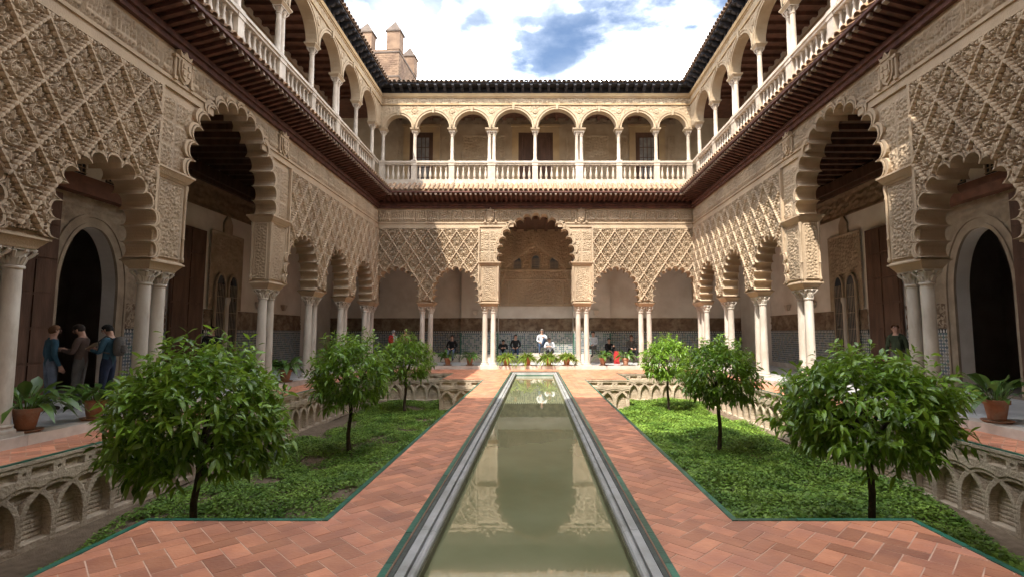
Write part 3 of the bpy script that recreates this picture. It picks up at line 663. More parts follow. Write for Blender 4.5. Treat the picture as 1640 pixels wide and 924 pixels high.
def pointed(hw, z0, zs, rise, n=14):
    """outline of a pointed arch opening from (-hw,z0) over the top to (hw,z0)"""
    pts = [(-hw, z0)]
    for k in range(n + 1): a = k / n; pts.append((-hw * math.cos(a * PI / 2) ** 0.85 if k < n else 0, zs + rise * math.sin(a * PI / 2) ** 1.15))
    pts += [(-p[0], p[1]) for p in reversed(pts[:-1])]
    return pts
def ring_between(A, B, yf, yb):
    n = len(A); mb = MB(); V = [(p[0], yf, p[1]) for p in A] + [(p[0], yf, p[1]) for p in B] + [(p[0], yb, p[1]) for p in A] + [(p[0], yb, p[1]) for p in B]; F = []
    for i in range(n - 1): F += [(i, i + 1, n + i + 1, n + i), (i, 2 * n + i, 2 * n + i + 1, i + 1), (n + i, n + i + 1, 3 * n + i + 1, 3 * n + i)]
    return mb.add(V, F)
def arched_window(parent, name, u, y, hw, z0, zs, rise, pane=GLASS, frame=STUCCO_GREY, w=0.07):
    A = pointed(hw, z0, zs, rise); B = pointed(hw + w, z0 - 0.0, zs, rise + w)
    o = O(name, ring_between(A, B, -0.05, 0.01), parent, (u, y, 0), mat=frame)
    O('pane', MB().prism(A, -0.012, 0.004), o, mat=pane)
    mb = MB()
    for k in range(-2, 3): mb.box(k * hw * 0.36 - 0.008, k * hw * 0.36 + 0.008, -0.026, -0.013, z0, zs + rise * 0.3)
    for k in range(5): z = z0 + (zs - z0) * (k + 0.5) / 5; mb.box(-hw, hw, -0.0255, -0.0135, z - 0.008, z + 0.008)
    O('lattice', mb, o, mat=frame); return o
def door_leaf(parent, u0, u1, y, z0, z1):
    o = O('door_leaf', MB().box(u0, u1, y - 0.07, y, z0, z1), parent, mat=WOOD_DOOR)
    nz_ = 6; w = (u1 - u0 - 0.16) / 2
    for i in range(nz_):
        for j in range(2):
            a = u0 + 0.05 + j * (w + 0.06); h = (z1 - z0 - 0.1) / nz_; z = z0 + 0.05 + i * h
            O('door_panel', MB().box(a, a + w, y - 0.095, y - 0.07, z + 0.03, z + h - 0.03), o, mat=WOOD_DOOR)
    return o

def side_gallery(root, lo, hi, s):
    y = GAL
    # back wall with the pointed doorway
    hole = pointed(0.83, 0.15, 2.75, 1.5)
    pts = [(lo, 0.0), (-0.83, 0.0)] + hole + [(0.83, 0.0), (hi, 0.0), (hi, 7.3), (lo, 7.3)]
    O('gallery_wall', MB().prism(pts, y, y + 0.35), root, mat=PLASTER)
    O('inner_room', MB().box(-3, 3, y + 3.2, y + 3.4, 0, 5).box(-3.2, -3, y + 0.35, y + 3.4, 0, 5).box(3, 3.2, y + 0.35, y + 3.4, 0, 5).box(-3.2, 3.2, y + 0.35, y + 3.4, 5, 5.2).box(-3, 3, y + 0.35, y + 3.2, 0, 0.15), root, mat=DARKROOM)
    A = [(p[0], p[1]) for p in hole]; 
    def out(w): return pointed(0.83 + w, 0.15, 2.75, 1.5 + w)
    mb = ring_between(A, out(0.09), y - 0.07, y); g = ring_between(out(0.09), out(0.24), y - 0.04, y); mb.add(g.v, g.f); g = ring_between(out(0.24), out(0.3), y - 0.075, y); mb.add(g.v, g.f)
    O('doorway_arch', mb, root, mat=STUCCO_GREY)
    def msk(u, z):
        a = np.abs(u) < 1.1; rr = (np.maximum(z - 2.75, 0) / 1.78) ** 2 + (u / 1.1) ** 2
        return ~(a & ((z < 2.75) | (rr < 0.97)))
    def carv(x, z): return np.where(((np.abs(x) > 1.72) & (np.abs(x) < 1.78)) | (np.abs(z - 4.72) < 0.03), 0.06, 0.012 + arabesque(x, z, 0.2, 0.9, 0.035))
    O('doorway_surround', mesh_np('doorway_surround', *hfield(-1.95, 1.95, 1.8, 4.95, 100, 80, carv, msk, y0=y), mat=STUCCO_GREY), root)
    O('door_lintel', MB().box(-2.1, 2.1, y - 0.28, y, 4.96, 5.2).box(-2.0, 2.0, y - 0.16, y, 5.2, 5.42), root, mat=WOOD_CEIL)
    for u in (-0.75, 0.75):
        mb = MB()
        for i in range(8):
            mb.box(u - 0.42 + i * 0.12 - 0.01, u - 0.42 + i * 0.12 + 0.01, y - 0.05, y - 0.015, 5.5, 6.35); mb.box(u - 0.46, u + 0.46, y - 0.049, y - 0.016, 5.52 + i * 0.115 - 0.01, 5.52 + i * 0.115 + 0.01)
        w = O('window_grille', mb, root, mat=STUCCO_GREY); O('pane', MB().box(u - 0.46, u + 0.46, y - 0.015, y + 0.002, 5.48, 6.38), w, mat=GLASS)
    # dado either side, carved brown frieze, carved timber frieze high up
    for a, b_ in ((lo, -4.4), (-2.65, -1.12), (1.12, 2.65), (4.4, hi)): dado(root, a, b_, y, DADO, frieze=True)
    O('high_frieze', mesh_np('high_frieze', *hfield(lo, hi, 5.75, 6.6, int((hi - lo) / 0.08), 16, lambda x, z: np.where((z < 5.83) | (z > 6.52), 0.1, 0.03 + arabesque(x, z, 0.35, 1.4, 0.05)), lambda u, z: (np.abs(u) > 2.1) | (z > 6.4), y0=y), mat=FRIEZE_HI), root)
    O('ceiling_cornice', MB().box(lo, hi, y - 0.2, y, 6.61, 6.75).box(lo, hi, y - 0.3, y, 6.75, 7.1), root, mat=WOOD_DOOR)
    door_leaf(root, *sorted((s * 2.7, s * 4.2)), y - 0.05, 0.18, 5.0)
    door_leaf(root, *sorted((-s * 2.05, -s * 0.98)), y - 0.08, 0.18, 4.85)
    # carved twin window
    a, b_ = sorted((s * 4.5, s * 6.4)); c = (a + b_) / 2
    O('window_surround', mesh_np('window_surround', *hfield(a, b_, 2.46, 5.15, 60, 80, lambda x, z: np.where((np.minimum(x - a, b_ - x) < 0.06) | (5.15 - z < 0.06), 0.08, 0.03 + arabesque(x, z, 0.16, 0.2, 0.03)), y0=y), mat=STUCCO_GREY), root)
    O('window_finial', MB().prism([(c - 0.24, 5.15), (c - 0.24, 5.5), (c - 0.17, 5.62), (c, 5.85), (c + 0.17, 5.62), (c + 0.24, 5.5), (c + 0.24, 5.15)], y - 0.07, y), root, mat=STUCCO_GREY)
    for du in (-0.36, 0.36): arched_window(root, 'twin_window', c + du, y - 0.09, 0.24, 0.4, 3.2, 0.45)
    O('window_colonnette', MB().lathe([(0.09, 0.2), (0.07, 0.3), (0.065, 2.6), (0.11, 2.8), (0.1, 2.9)], 10), root, (c, y - 0.14, 0), mat=MARBLE)
    # wall lamps
    for u in (s * 7.6, s * 9.6): O('wall_lamp', MB().frus(0.07, 0.05, 2.62, 0.13, 0.1, 2.86, 0, -0.1), root, (u, y, 0), mat=MARBLE_UP)
    # upper storey back wall
    O('upper_gallery_wall', MB().box(lo, hi, 2.6, 2.9, 8.66, 13.12), root, mat=PLASTER)
    O('upper_wall_cornice', MB().box(lo, hi, 2.5, 2.6, 12.6, 12.75).box(lo, hi, 2.55, 2.6, 12.2, 12.6), root, mat=STUCCO_UP)
    for k in range(5):
        u = lo + (k + 0.5) * (hi - lo) / 5; o = O('upper_doorway', MB().box(u - 0.75, u + 0.75, 2.52, 2.6, 8.67, 11.6), root, mat=WOOD_DOOR)
        for j in (-1, 1): O('door_panel', MB().box(u + j * 0.36 - 0.28, u + j * 0.36 + 0.28, 2.49, 2.52, 8.9, 11.4), o, mat=WOOD_DOOR)

def far_gallery(root):
    y = GAL
    for sg in (-1, 1):
        a, b_ = sorted((sg * 11.0, sg * 11.35)); O('gallery_end_wall', MB().box(a, b_, -0.0, 4.0, 0, 7.3).box(a, b_, 0.0, 4.0, 8.66, 13.24), root, mat=PLASTER)
    O('gallery_wall', MB().box(-11, -3.95, y, y + 0.3, 0, 7.3).box(3.95, 11, y, y + 0.3, 0, 7.3).box(-2.0, 2.0, y + 0.25, y + 0.5, 0, 7.3), root, mat=PLASTER)
    for sg in (-1, 1):
        a, b_ = sorted((sg * 2.0, sg * 3.95)); O('portal_pier', MB().box(a, b_, y - 0.35, y + 0.5, 0, 7.3), root, mat=PLASTER)
        dado(root, a, b_, y - 0.35, DADO2)
        a, b_ = sorted((sg * 3.95, sg * 11)); dado(root, a, b_, y, DADO)
        O('corner_tile_strip', MB().box(sg * 3.95 - 0.03, sg * 3.95 + 0.03, y - 0.4, y - 0.35, 0.36, 1.66), root, mat=GREEN)
        O('corner_tile_strip', MB().box(sg * 2.0 - 0.03, sg * 2.0 + 0.03, y - 0.4, y - 0.35, 0.36, 1.66), root, mat=GREEN)
    dado(root, -1.99, 1.99, y + 0.25, DADO2)
    # carved recess under a scalloped arch
    yr = y + 0.25
    def carv(x, z):
        h = 0.02 + arabesque(x, z, 0.22, 0.4, 0.04)
        h = np.where((np.abs(z - 5.05) < 0.05) | (np.abs(z - 4.55) < 0.03) | (np.abs(z - 3.2) < 0.04), 0.075, h)
        h = np.where((np.abs(np.abs(x) - 1.5) < 0.05) & (z < 4.55), 0.075, h)
        zl = 6.55 - np.abs(x) * 0.78 - 0.05 * np.abs(np.sin(x * 11)) - np.where(np.abs(x) > 1.55, (np.abs(x) - 1.55) * 3.0, 0)
        h = np.where(np.abs(z - zl) < 0.09, 0.1, h); h = np.where(z > zl + 0.09, h + 0.07, h)
        return h
    O('carved_recess', mesh_np('carved_recess', *hfield(-1.99, 1.99, 3.1, 7.28, 120, 126, carv, y0=yr), mat=STUCCO), root)
    for u, dz in ((-1.0, 0), (0, 0.12), (1.0, 0)): arched_window(root, 'latticed_window', u, yr - 0.075, 0.2, 5.12, 5.5 + dz, 0.22)
    for u in (-4.6, 4.6, -9, 9): O('wall_lamp', MB().frus(0.08, 0.05, 2.6, 0.16, 0.1, 2.85, 0, -0.1), root, (u * (0.69 if abs(u) < 5 else 1), y - (0.36 if abs(u) < 5 else 0), 0), mat=MARBLE_UP)
    O('stone_bench', MB().box(-3.9, -2.05, y - 0.8, y - 0.4, 0.15, 0.55).box(2.05, 3.9, y - 0.8, y - 0.4, 0.15, 0.55).box(-1.95, 1.95, y - 0.55, y + 0.2, 0.15, 0.6).box(-8, -4.0, y - 0.45, y - 0.05, 0.15, 0.55).box(4.0, 8, y - 0.45, y - 0.05, 0.15, 0.55), root, mat=STEP_M)
    # upper wall: windows, door, framed relief fields
    yu = 2.6
    O('upper_gallery_wall', MB().box(-11, 11, yu, yu + 0.3, 8.66, 13.12), root, mat=STUCCO_UP)
    for c, hw, pane in ((-6.1, 0.62, CURTAIN), (0.0, 0.92, None), (5.95, 0.62, CURTAIN)):
        fr = O('window_surround' if pane else 'door_surround', MB().box(c - hw - 0.34, c - hw, yu - 0.06, yu, 8.67, 12.62).box(c + hw, c + hw + 0.34, yu - 0.06, yu, 8.67, 12.62).box(c - hw, c + hw, yu - 0.06, yu, 12.3, 12.62).box(c - hw - 0.4, c + hw + 0.4, yu - 0.12, yu, 12.62, 12.74), root, mat=STUCCO_OCHRE)
        mb = MB().box(c - hw, c - hw + 0.2, yu - 0.05, yu, 8.67, 12.3).box(c + hw - 0.2, c + hw, yu - 0.05, yu, 8.67, 12.3).box(c - hw + 0.2, c + hw - 0.2, yu - 0.05, yu, 12.05, 12.3)
        O('frame', mb, fr, mat=WOOD_DOOR)
        if pane:
            for i in range(6):
                for j in range(4):
                    wv = (2 * hw - 0.4) / 4; a = c - hw + 0.2 + j * wv; hz = 3.3 / 6; z = 8.75 + i * hz
                    O('pane', MB().box(a + 0.02, a + wv - 0.02, yu - 0.02, yu - 0.004, z + 0.02, z + hz - 0.02), fr, mat=pane)
            O('glazing_bar', MB().box(c - hw + 0.2, c + hw - 0.2, yu - 0.018, yu - 0.002, 8.67, 12.05), fr, mat=WOOD_DOOR)
        else:
            for j in (-1, 1):
                lf = O('door_leaf', MB().box(min(c, c + j * (hw - 0.2)) + 0.005, max(c, c + j * (hw - 0.2)) - 0.005, yu - 0.035, yu - 0.002, 8.67, 12.05), fr, mat=WOOD_DOOR)
    for a, b_ in ((-7.45, -7.1), (-5.0, -4.2), (-3.95, -1.6), (1.6, 3.9), (4.15, 4.9), (7.05, 7.45)):
        O('carved_wall_panel', mesh_np('carved_wall_panel', *hfield(a, b_, 8.8, 12.15, max(8, int((b_ - a) / 0.04)), 84, lambda x, z, a=a, b_=b_: np.where((np.minimum(x - a, b_ - x) < 0.05) | (12.15 - z < 0.05), 0.05, 0.008 + arabesque(x, z, 0.16, 1.9, 0.03)), y0=yu), mat=STUCCO_UP), root)
    O('upper_wall_cornice', mesh_np('upper_wall_cornice', *hfield(-7.5, 7.5, 12.76, 13.1, 250, 8, lambda x, z: 0.02 + arabesque(x, z, 0.2, 0.9, 0.03), y0=yu), mat=STUCCO_GREY), root)

HW = 7.52; FARY = 23.8; SIDEC = 12.44
far_w = E('palace_wing', 'sunlit two-storey arcade wing across the far end of the pool, with one large lobed arch', 'building', (0, FARY, 0), 0)
wing(far_w, -HW, HW, [-3.76, 3.76, -6.56, 6.56], [-5.16, 5.16], [], [(-7.44, -2.72), (2.72, 7.44)],
     [(-7.4, False), (-5.86, False), (-4.05, False), (-2.13, True), (-0.03, False), (2.1, True), (4.02, False), (5.83, False), (7.4, False)], True)
far_gallery(far_w)
ups_side = [(11.25, False)] + [(8.55 - 2.15 * k, k % 2 == 1) for k in range(10)] 
ups_side = [(10.7, False)] + [(8.55 - 2.15 * k, k % 2 == 1) for k in range(10)]
smalls = [3.7, 6.57, 9.45, -3.7, -6.57, -9.45]
for nm, s, lab in (('left', 1, 'shaded two-storey arcade wing along the left side with lattice-carved walls'), ('right', -1, 'two-storey arcade wing along the right side, partly touched by sun')):
    w_ = E('palace_wing', lab, 'building', (-s * HW, SIDEC, 0), s * PI / 2)
    lo, hi = sorted((11.36 * s, -12.74 * s))
    wing(w_, -12.74 * s, 11.36 * s, smalls, [5.14, -5.14, 8.0, -8.0], [s * 10.86, -s * 10.86], [(-10.9 if s > 0 else -11.28, -2.72), (2.72, 11.28 if s > 0 else 10.9)],
         sorted([(p * s, d) for p, d in ups_side]), False, s)
    side_gallery(w_, lo, hi, s)

# the wing behind the camera closes the court (and shades its near half)
nw = E('palace_wing', 'tall plain palace wing closing the near end of the court behind the viewer', 'building', (0, -0.3, 0), PI)
O('gallery_wall', semicircle_wall(-11, 11, [(0, 2.2, 4.6), ], 0, 20.15, 0.0, 0.5), nw, mat=STUCCO)
O('back_wall', MB().box(-11, 11, 3.6, 4.0, 0, 20.1), nw, mat=PLASTER)
O('roof', MB().box(-11.2, 11.2, -0.5, 4.2, 20.15, 20.35), nw, mat=TILE_DK)
O('floor', MB().box(-11, 11, 0.0, 3.6, -0.3, 0.13), nw, mat=FLOOR_M)
O('ceiling', MB().box(-11, 11, 0.5, 3.6, 7.3, 7.5), nw, mat=WOOD_DOOR)

# ------------------------------------------------------------------ brick tower beyond the left roof
tw = E('brick_tower', 'distant brick tower with pointed merlons rising behind the left roof', 'tower', (-13.5, 42.5, 0), R(-4))
TW = 2.35
O('tower_wall', MB().box(-3.4, TW, -2.2, 2.6, 0, 25.0), tw, mat=TOWERB)
O('string_course', MB().box(-3.45, TW + 0.06, -2.26, 2.66, 24.7, 24.82).box(-3.45, TW + 0.06, -2.26, 2.66, 22.6, 22.72), tw, mat=TOWERC)
crs = MB()
for k in range(30):
    z = 20.0 + k * 0.16
    if z > 24.6: break
    for j in range(14):
        x = -3.4 + (j + 0.5 * (k % 2)) * 0.42
        if x + 0.39 < TW: crs.box(x, x + 0.39, -2.225, -2.2, z, z + 0.135)
        yy = -2.2 + (j + 0.5 * (k % 2)) * 0.36
        if yy + 0.33 < 2.6: crs.box(TW, TW + 0.025, yy, yy + 0.33, z, z + 0.135)
O('brick_courses', crs, tw, mat=TOWERB)['kind'] = 'stuff'
for x, yy in ((-2.9, -1.75), (-0.55, -1.75), (TW - 0.5, -1.75), (TW - 0.5, 2.15), (-0.55, 2.15), (-2.9, 2.15)):
    m_ = O('merlon', MB().box(-0.56, 0.56, -0.48, 0.48, 25.0, 26.55), tw, (x, yy, 0), mat=TOWERB)
    O('merlon_cap', MB().box(-0.66, 0.66, -0.56, 0.56, 26.551, 26.65).frus(0.63, 0.54, 26.65, 0.02, 0.02, 27.65), m_, mat=TOWERC)

# ------------------------------------------------------------------ ground, paving, pool
O('ground', MB().box(-150, 150, -150, 150, -1.6, -1.32), mat=SOIL)['kind'] = 'structure'
PX = -0.05; PW = 0.975; IN = 1.84; NT = 3.42; OUT = 6.6
BY0, BY1, BY2, BY3 = 1.9, 4.7, 18.5, 21.3
PY0, PY1 = 1.0, 22.3; STEPY = 23.62; STEPX = 7.5
path = bpy.data.objects.new('path', None); COL.objects.link(path); path['kind'] = 'structure'
rects = [(-NT + PX, PX - PW, PY0, BY1), (PX + PW, NT + PX, PY0, BY1), (-STEPX, STEPX, -0.3, PY0), (NT + PX, OUT, PY0, BY0), (-OUT, PX - NT, PY0, BY0),
         (PX - IN, PX - PW, BY1, BY2), (PX + PW, PX + IN, BY1, BY2), (PX - NT, PX - PW, BY2, BY3), (PX + PW, PX + NT, BY2, BY3),
         (-STEPX, PX - PW, BY3, PY1), (PX + PW, STEPX, BY3, PY1), (-STEPX, STEPX, PY1, STEPY), (-STEPX, -OUT, PY0, BY3), (OUT, STEPX, PY0, BY3)]
base = MB()
for x0, x1, y0, y1 in rects:
    # inset below wherever a bed wall stands, so the wall modules keep their own space
    a, b_, c, d = x0, x1, y0, y1
    if x0 == OUT: a += 0.17
    if x1 == -OUT: b_ -= 0.17
    if y0 == BY3 or y0 == BY2: c += 0.17
    if (y0 == BY2) and x1 == PX - PW: a += 0.17
    if (y0 == BY2) and x0 == PX + PW: b_ -= 0.17
    base.box(a, b_, c, d, -1.3, -0.0012)
O('paving_bed', base, path, mat=MORTAR)
def clip(poly, x0, x1, y0, y1):
    for ax, lim, sg in ((0, x0, 1), (0, x1, -1), (1, y0, 1), (1, y1, -1)):
        out = []
        for i in range(len(poly)):
            p, q = poly[i - 1], poly[i]; a = (p[ax] - lim) * sg; b_ = (q[ax] - lim) * sg
            if (a >= 0) != (b_ >= 0): t_ = a / (a - b_); out.append((p[0] + (q[0] - p[0]) * t_, p[1] + (q[1] - p[1]) * t_))
            if b_ >= 0: out.append(q)
        poly = out
        if not poly: return poly
    return poly
def area(p): return abs(sum(p[i - 1][0] * p[i][1] - p[i][0] * p[i - 1][1] for i in range(len(p)))) / 2
BL, BWd, J = 0.30, 0.15, 0.005
bricks = []
c45 = math.cos(PI / 4)
def rot(p): return ((p[0] - p[1]) * c45, (p[0] + p[1]) * c45 + 8)
def herring():
    w = BWd
    # pattern: brick horizontal covers (x,y),(x+1,y); vertical covers (x,y),(x,y+1); period 4 along the diagonal
    Nn = 150
    for y in range(-Nn, Nn):
        for x in range(-Nn, Nn):
            k = (x - y) % 4
            if k == 0: yield (x * w, y * w, 2 * w, w)
            elif k == 3: yield (x * w, y * w, w, 2 * w)
def poly_h(b): x, y, w, h = b; return [rot((x + J, y + J)), rot((x + w - J, y + J)), rot((x + w - J, y + h - J)), rot((x + J, y + h - J))]
SH = 0.058
paved = [(x0, x1, y0, y1) for x0, x1, y0, y1 in rects]
# keep a margin for the glazed edge tiles
def margin(r):
    x0, x1, y0, y1 = r
    m = [x0, x1, y0, y1]
    if x1 == PX - PW: m[1] -= SH
    if x0 == PX + PW: m[0] += SH
    if x0 in (PX - IN,): m[0] += SH
    if x1 in (PX + IN,): m[1] -= SH
    if x0 == OUT: m[0] += SH
    if x1 == -OUT: m[1] -= SH
    if y0 == BY2: m[2] += 0.0
    if x0 == PX - NT and y0 == BY2: m[0] += SH
    if x1 == PX + NT and y0 == BY2: m[1] -= SH
    return tuple(m)
edges = []     # glazed edge tile runs: (x0,x1,y0,y1)
for sg in (-1, 1):
    def mir(x0, x1, y0, y1): 
        a, b_ = sorted((sg * x0, sg * x1)); return (a + PX if abs(abs(x0)) < 4 else a, b_ + PX if abs(abs(x1)) < 4 else b_, y0, y1)
    edges += [mir(PW, PW + SH, PY0, PY1 + SH), mir(IN - SH, IN, BY1 - SH, BY2 + SH), mir(IN, NT, BY1 - SH, BY1), mir(NT - SH, NT, BY0, BY1 - SH), mir(IN, NT, BY2, BY2 + SH), mir(NT - SH, NT, BY2 + SH, BY3), mir(NT, OUT + SH, BY3, BY3 + SH), mir(OUT, OUT + SH, BY0, BY3)]
edges.append((PX - PW, PX + PW, PY1, PY1 + SH))
def minus(poly, r):   # brick wholly under an edge tile
    return clip(poly, *r)
near, rest = [], []
for b_ in herring():
    P = poly_h(b_); cx = sum(p[0] for p in P) / 4; cy = sum(p[1] for p in P) / 4
    if abs(cx) > STEPX + 0.3 or cy < 0.6 or cy > STEPY + 0.3: continue
    for r in paved:
        q = clip(P, *margin(r))
        if len(q) > 2 and area(q) > 0.0006:
            near.append(((cx ** 2 + cy ** 2) + (60 if cy < 3.2 else 0), q))
near.sort(key=lambda e: e[0])
def brick_mb(mb, q, dz=0.0):
    n = len(q); z1 = 0.0 + dz; V = [(p[0], p[1], z1) for p in q] + [(p[0], p[1], -0.012) for p in q]
    mb.add(V, [tuple(range(n))] + [(i, (i + 1) % n, (i + 1) % n + n, i + n) for i in range(n)])
vis = [e for e in near if e[0] < 60 or True]
stuff = MB()
for i, (d, q) in enumerate(vis):
    dz = random.uniform(0.0002, 0.0026)
    if i < 300: mb = MB(); brick_mb(mb, q, dz); O('paving_brick', mb, path, mat=BRICK)
    else: brick_mb(stuff, q, dz)
so_ = O('paving_bricks', stuff, path, mat=BRICK); so_['kind'] = 'stuff'
nt_count = 0
et = MB().box(0, 1, 0, 1, -0.012, 0.006).mesh('edge_tile', mats=(GREEN,))
for x0, x1, y0, y1 in edges:
    ln = max(x1 - x0, y1 - y0); n = max(1, round(ln / 0.56)); g = 0.003
    for k in range(n):
        if x1 - x0 > y1 - y0: a, b_, c, d = x0 + ln * k / n, x0 + ln * (k + 1) / n, y0, y1
        else: a, b_, c, d = x0, x1, y0 + ln * k / n, y0 + ln * (k + 1) / n
        O('edge_tile', et, path, (a + g, c + g, RNG.uniform(0, 0.003)), scale=(b_ - a - 2 * g, d - c - 2 * g, 1))
# pool
pool = bpy.data.objects.new('pool_basin', None); COL.objects.link(pool); pool['kind'] = 'structure'
def ring_rect(mb, h0, h1, z0, z1, e0, e1):   # a frame of four bars: half widths h0(inner)..h1(outer)
    mb.box(PX - h1, PX - h0, PY0 - 0, PY1 - e1, z0, z1); mb.box(PX + h0, PX + h1, PY0, PY1 - e1, z0, z1); mb.box(PX - h0, PX + h0, PY1 - e0, PY1 - e1, z0, z1) if e0 > e1 else None
    return mb
O('slate_band', ring_rect(MB(), PW - 0.04, PW, -1.0, -0.02, 0.04, 0.0), pool, mat=SLATE)
n = 18
for k in range(n):
    a = PY0 + (PY1 - 0.05 - PY0) * k / n; b_ = PY0 + (PY1 - 0.05 - PY0) * (k + 1) / n
    for sg in (-1, 1):
        x0, x1 = sorted((PX + sg * (PW - 0.04), PX + sg * (PW - 0.11)))
        O('coping_stone', MB().box(x0, x1, a + 0.003, b_ - 0.003, -1.0, -0.03), pool, mat=LIP_M)
        xx = PX + sg * (PW - 0.145)
        O('rounded_lip', MB().tube([(xx, a + 0.003, -0.075), (xx, b_ - 0.003, -0.075)], 0.034, 10).box(xx - 0.028, xx + 0.028, a + 0.003, b_ - 0.003, -1.0, -0.075), pool, mat=LIP_M)
O('end_stone', MB().box(PX - PW + 0.12, PX + PW - 0.12, PY1 - 0.14, PY1 - 0.05, -1.0, -0.04), pool, mat=LIP_M)
O('end_tile_line', MB().box(PX - PW + 0.2, PX + PW - 0.18, PY1 - 0.15, PY1 - 0.14, -0.25, -0.14), pool, mat=GREEN)
O('pool_wall', MB().box(PX - PW + 0.165, PX - PW + 0.185, PY0, PY1 - 0.15, -1.0, -0.1).box(PX + PW - 0.185, PX + PW - 0.165, PY0, PY1 - 0.15, -1.0, -0.1), pool, mat=ALGAE)
wt = O('water', mesh_np('water', [(PX - PW + 0.18, PY0, -0.165), (PX + PW - 0.18, PY0, -0.165), (PX + PW - 0.18, PY1 - 0.14, -0.165), (PX - PW + 0.18, PY1 - 0.14, -0.165)], [(0, 1, 2, 3)], WATER)); wt['kind'] = 'structure'

# gallery floors and steps
gf = bpy.data.objects.new('gallery_floor', None); COL.objects.link(gf); gf['kind'] = 'structure'
def slabs(x0, x1, y0, y1, sx, sy):
    nx = max(1, round((x1 - x0) / sx)); ny = max(1, round((y1 - y0) / sy))
    for i in range(nx):
        for j in range(ny):
            a, b_ = x0 + (x1 - x0) * i / nx, x0 + (x1 - x0) * (i + 1) / nx; c, d = y0 + (y1 - y0) * j / ny, y0 + (y1 - y0) * (j + 1) / ny
            O('floor_slab', SLAB, gf, (a + 0.002, c + 0.002, 0.15 + RNG.uniform(-.001, .001)), scale=(b_ - a - 0.004, d - c - 0.004, 1))
SLAB = MB().box(0, 1, 0, 1, -0.06, 0.0).mesh('floor_slab', mats=(FLOOR_M,))
for sg in (-1, 1):
    a, b_ = sorted((sg * (STEPX + 0.3), sg * 11.0)); slabs(a, b_, -0.3, 27.3, 1.1, 1.0)
    O('floor_bed', MB().box(a, b_, -0.3, 27.3, -1.3, 0.085), gf, mat=MORTAR)
    n = 18
    for k in range(n):
        y0 = -0.3 + (STEPY + 0.3) * k / n; y1 = -0.3 + (STEPY + 0.3) * (k + 1) / n; a2, b2 = sorted((sg * STEPX, sg * (STEPX + 0.3)))
        O('step_stone', MB().box(a2, b2, y0 + 0.003, y1 - 0.003, -0.5, 0.152), gf, mat=STEP_M)
slabs(-STEPX - 0.3, STEPX + 0.3, STEPY + 0.3, 27.6, 1.1, 1.0)
O('floor_bed', MB().box(-STEPX - 0.3, STEPX + 0.3, STEPY + 0.3, 27.6, -1.3, 0.085), gf, mat=MORTAR)
for k in range(12):
    x0 = -STEPX - 0.3 + (2 * STEPX + 0.6) * k / 12; x1 = -STEPX - 0.3 + (2 * STEPX + 0.6) * (k + 1) / 12
    O('step_stone', MB().box(x0 + 0.003, x1 - 0.003, STEPY + 0.001, STEPY + 0.3, -0.5, 0.152), gf, mat=STEP_M)

# ------------------------------------------------------------------ bed walls with interlaced blind arches
WP = 0.49
def module_h(u, z):
    d = np.full(u.shape, 0.13); rr = WP; zs = -0.84
    x = np.mod(u, WP)
    for cx in (0, WP):
        r = np.hypot(x - cx, np.maximum(z - zs, 0)); band = (r > rr - 0.06) & (r < rr + 0.025) & (z > zs); d = np.where(band, 0.02, d)
    r0 = np.hypot(x, z - zs); r1 = np.hypot(x - WP, z - zs); above = (np.minimum(r0, r1) > rr + 0.0) & (z > zs)
    tym = (z > zs) & ((r0 > rr - 0.05) ^ (r1 > rr - 0.05)); d = np.where(tym & (d > 0.1), 0.085, d)
    top = z > -0.31; d = np.where(above | top, 0.005, d)
    pil = (np.minimum(x, WP - x) < 0.052) & (z <= zs + 0.12); d = np.where(pil, 0.02, d)
    xc = np.abs(np.mod(u + WP / 2, WP) - WP / 2 + 0.0)
    rec = (np.abs(x - WP / 2) < 0.15) & (z > -0.235) & (z < -0.125); d = np.where(rec, 0.06, d)
    hole = np.hypot(np.minimum(x, WP - x), z + 0.18) < 0.022; d = np.where(hole, 0.06, d)
    foot = z < -1.08; d = np.where(foot, np.minimum(d, 0.03), d)
    crs = (np.mod(z + 2, 0.062) < 0.014) & (d > 0.07); d = np.where(crs, d + 0.012, d)
    d = d + 0.0025 * np.sin(u * 37 + z * 51) * np.sin(z * 43 - u * 23)
    return -d
MODV, MODQ = hfield(0, WP, -1.18, -0.055, 44, 104, module_h)
MOD = mesh_np('blind_arch', MODV, MODQ, mat=LOWWALL)
def bed_wall(label, x, y, rz, length):
    w_ = E('bed_wall', label, 'wall', (x, y, 0), rz, 'low walls of the sunken beds')
    n = round(length / WP); sc = length / (n * WP)
    for k in range(n): O('blind_arch', MOD, w_, (k * WP * sc, 0, 0), scale=(sc, 1, 1))
    O('coping', MB().box(0, length, -0.012, 0.16, -0.055, -0.013), w_, mat=LOWWALL)
    return w_
# wall local: front towards -y, runs +x
bed_wall('long low wall of interlaced blind arches on the left of the left sunken bed', -OUT, BY0, PI / 2, BY3 - BY0)
bed_wall('long low wall of interlaced blind arches on the right of the right sunken bed', OUT, BY3, -PI / 2, BY3 - BY0)
bed_wall('low arched wall closing the far end of the left sunken bed', -OUT, BY3, 0, OUT + PX - NT)
bed_wall('low arched wall closing the far end of the right sunken bed', PX + NT, BY3, 0, OUT - NT - PX)
bed_wall('short low arched wall beside the brick path, left of the pool', PX - NT, BY2, 0, NT - IN)
bed_wall('short low arched wall beside the brick path, right of the pool', PX + IN, BY2, 0, NT - IN)
bed_wall('return of the low wall beside the far path corner on the left', PX - NT, BY3, -PI / 2, BY3 - BY2)
bed_wall('return of the low wall beside the far path corner on the right', PX + NT, BY2, PI / 2, BY3 - BY2)

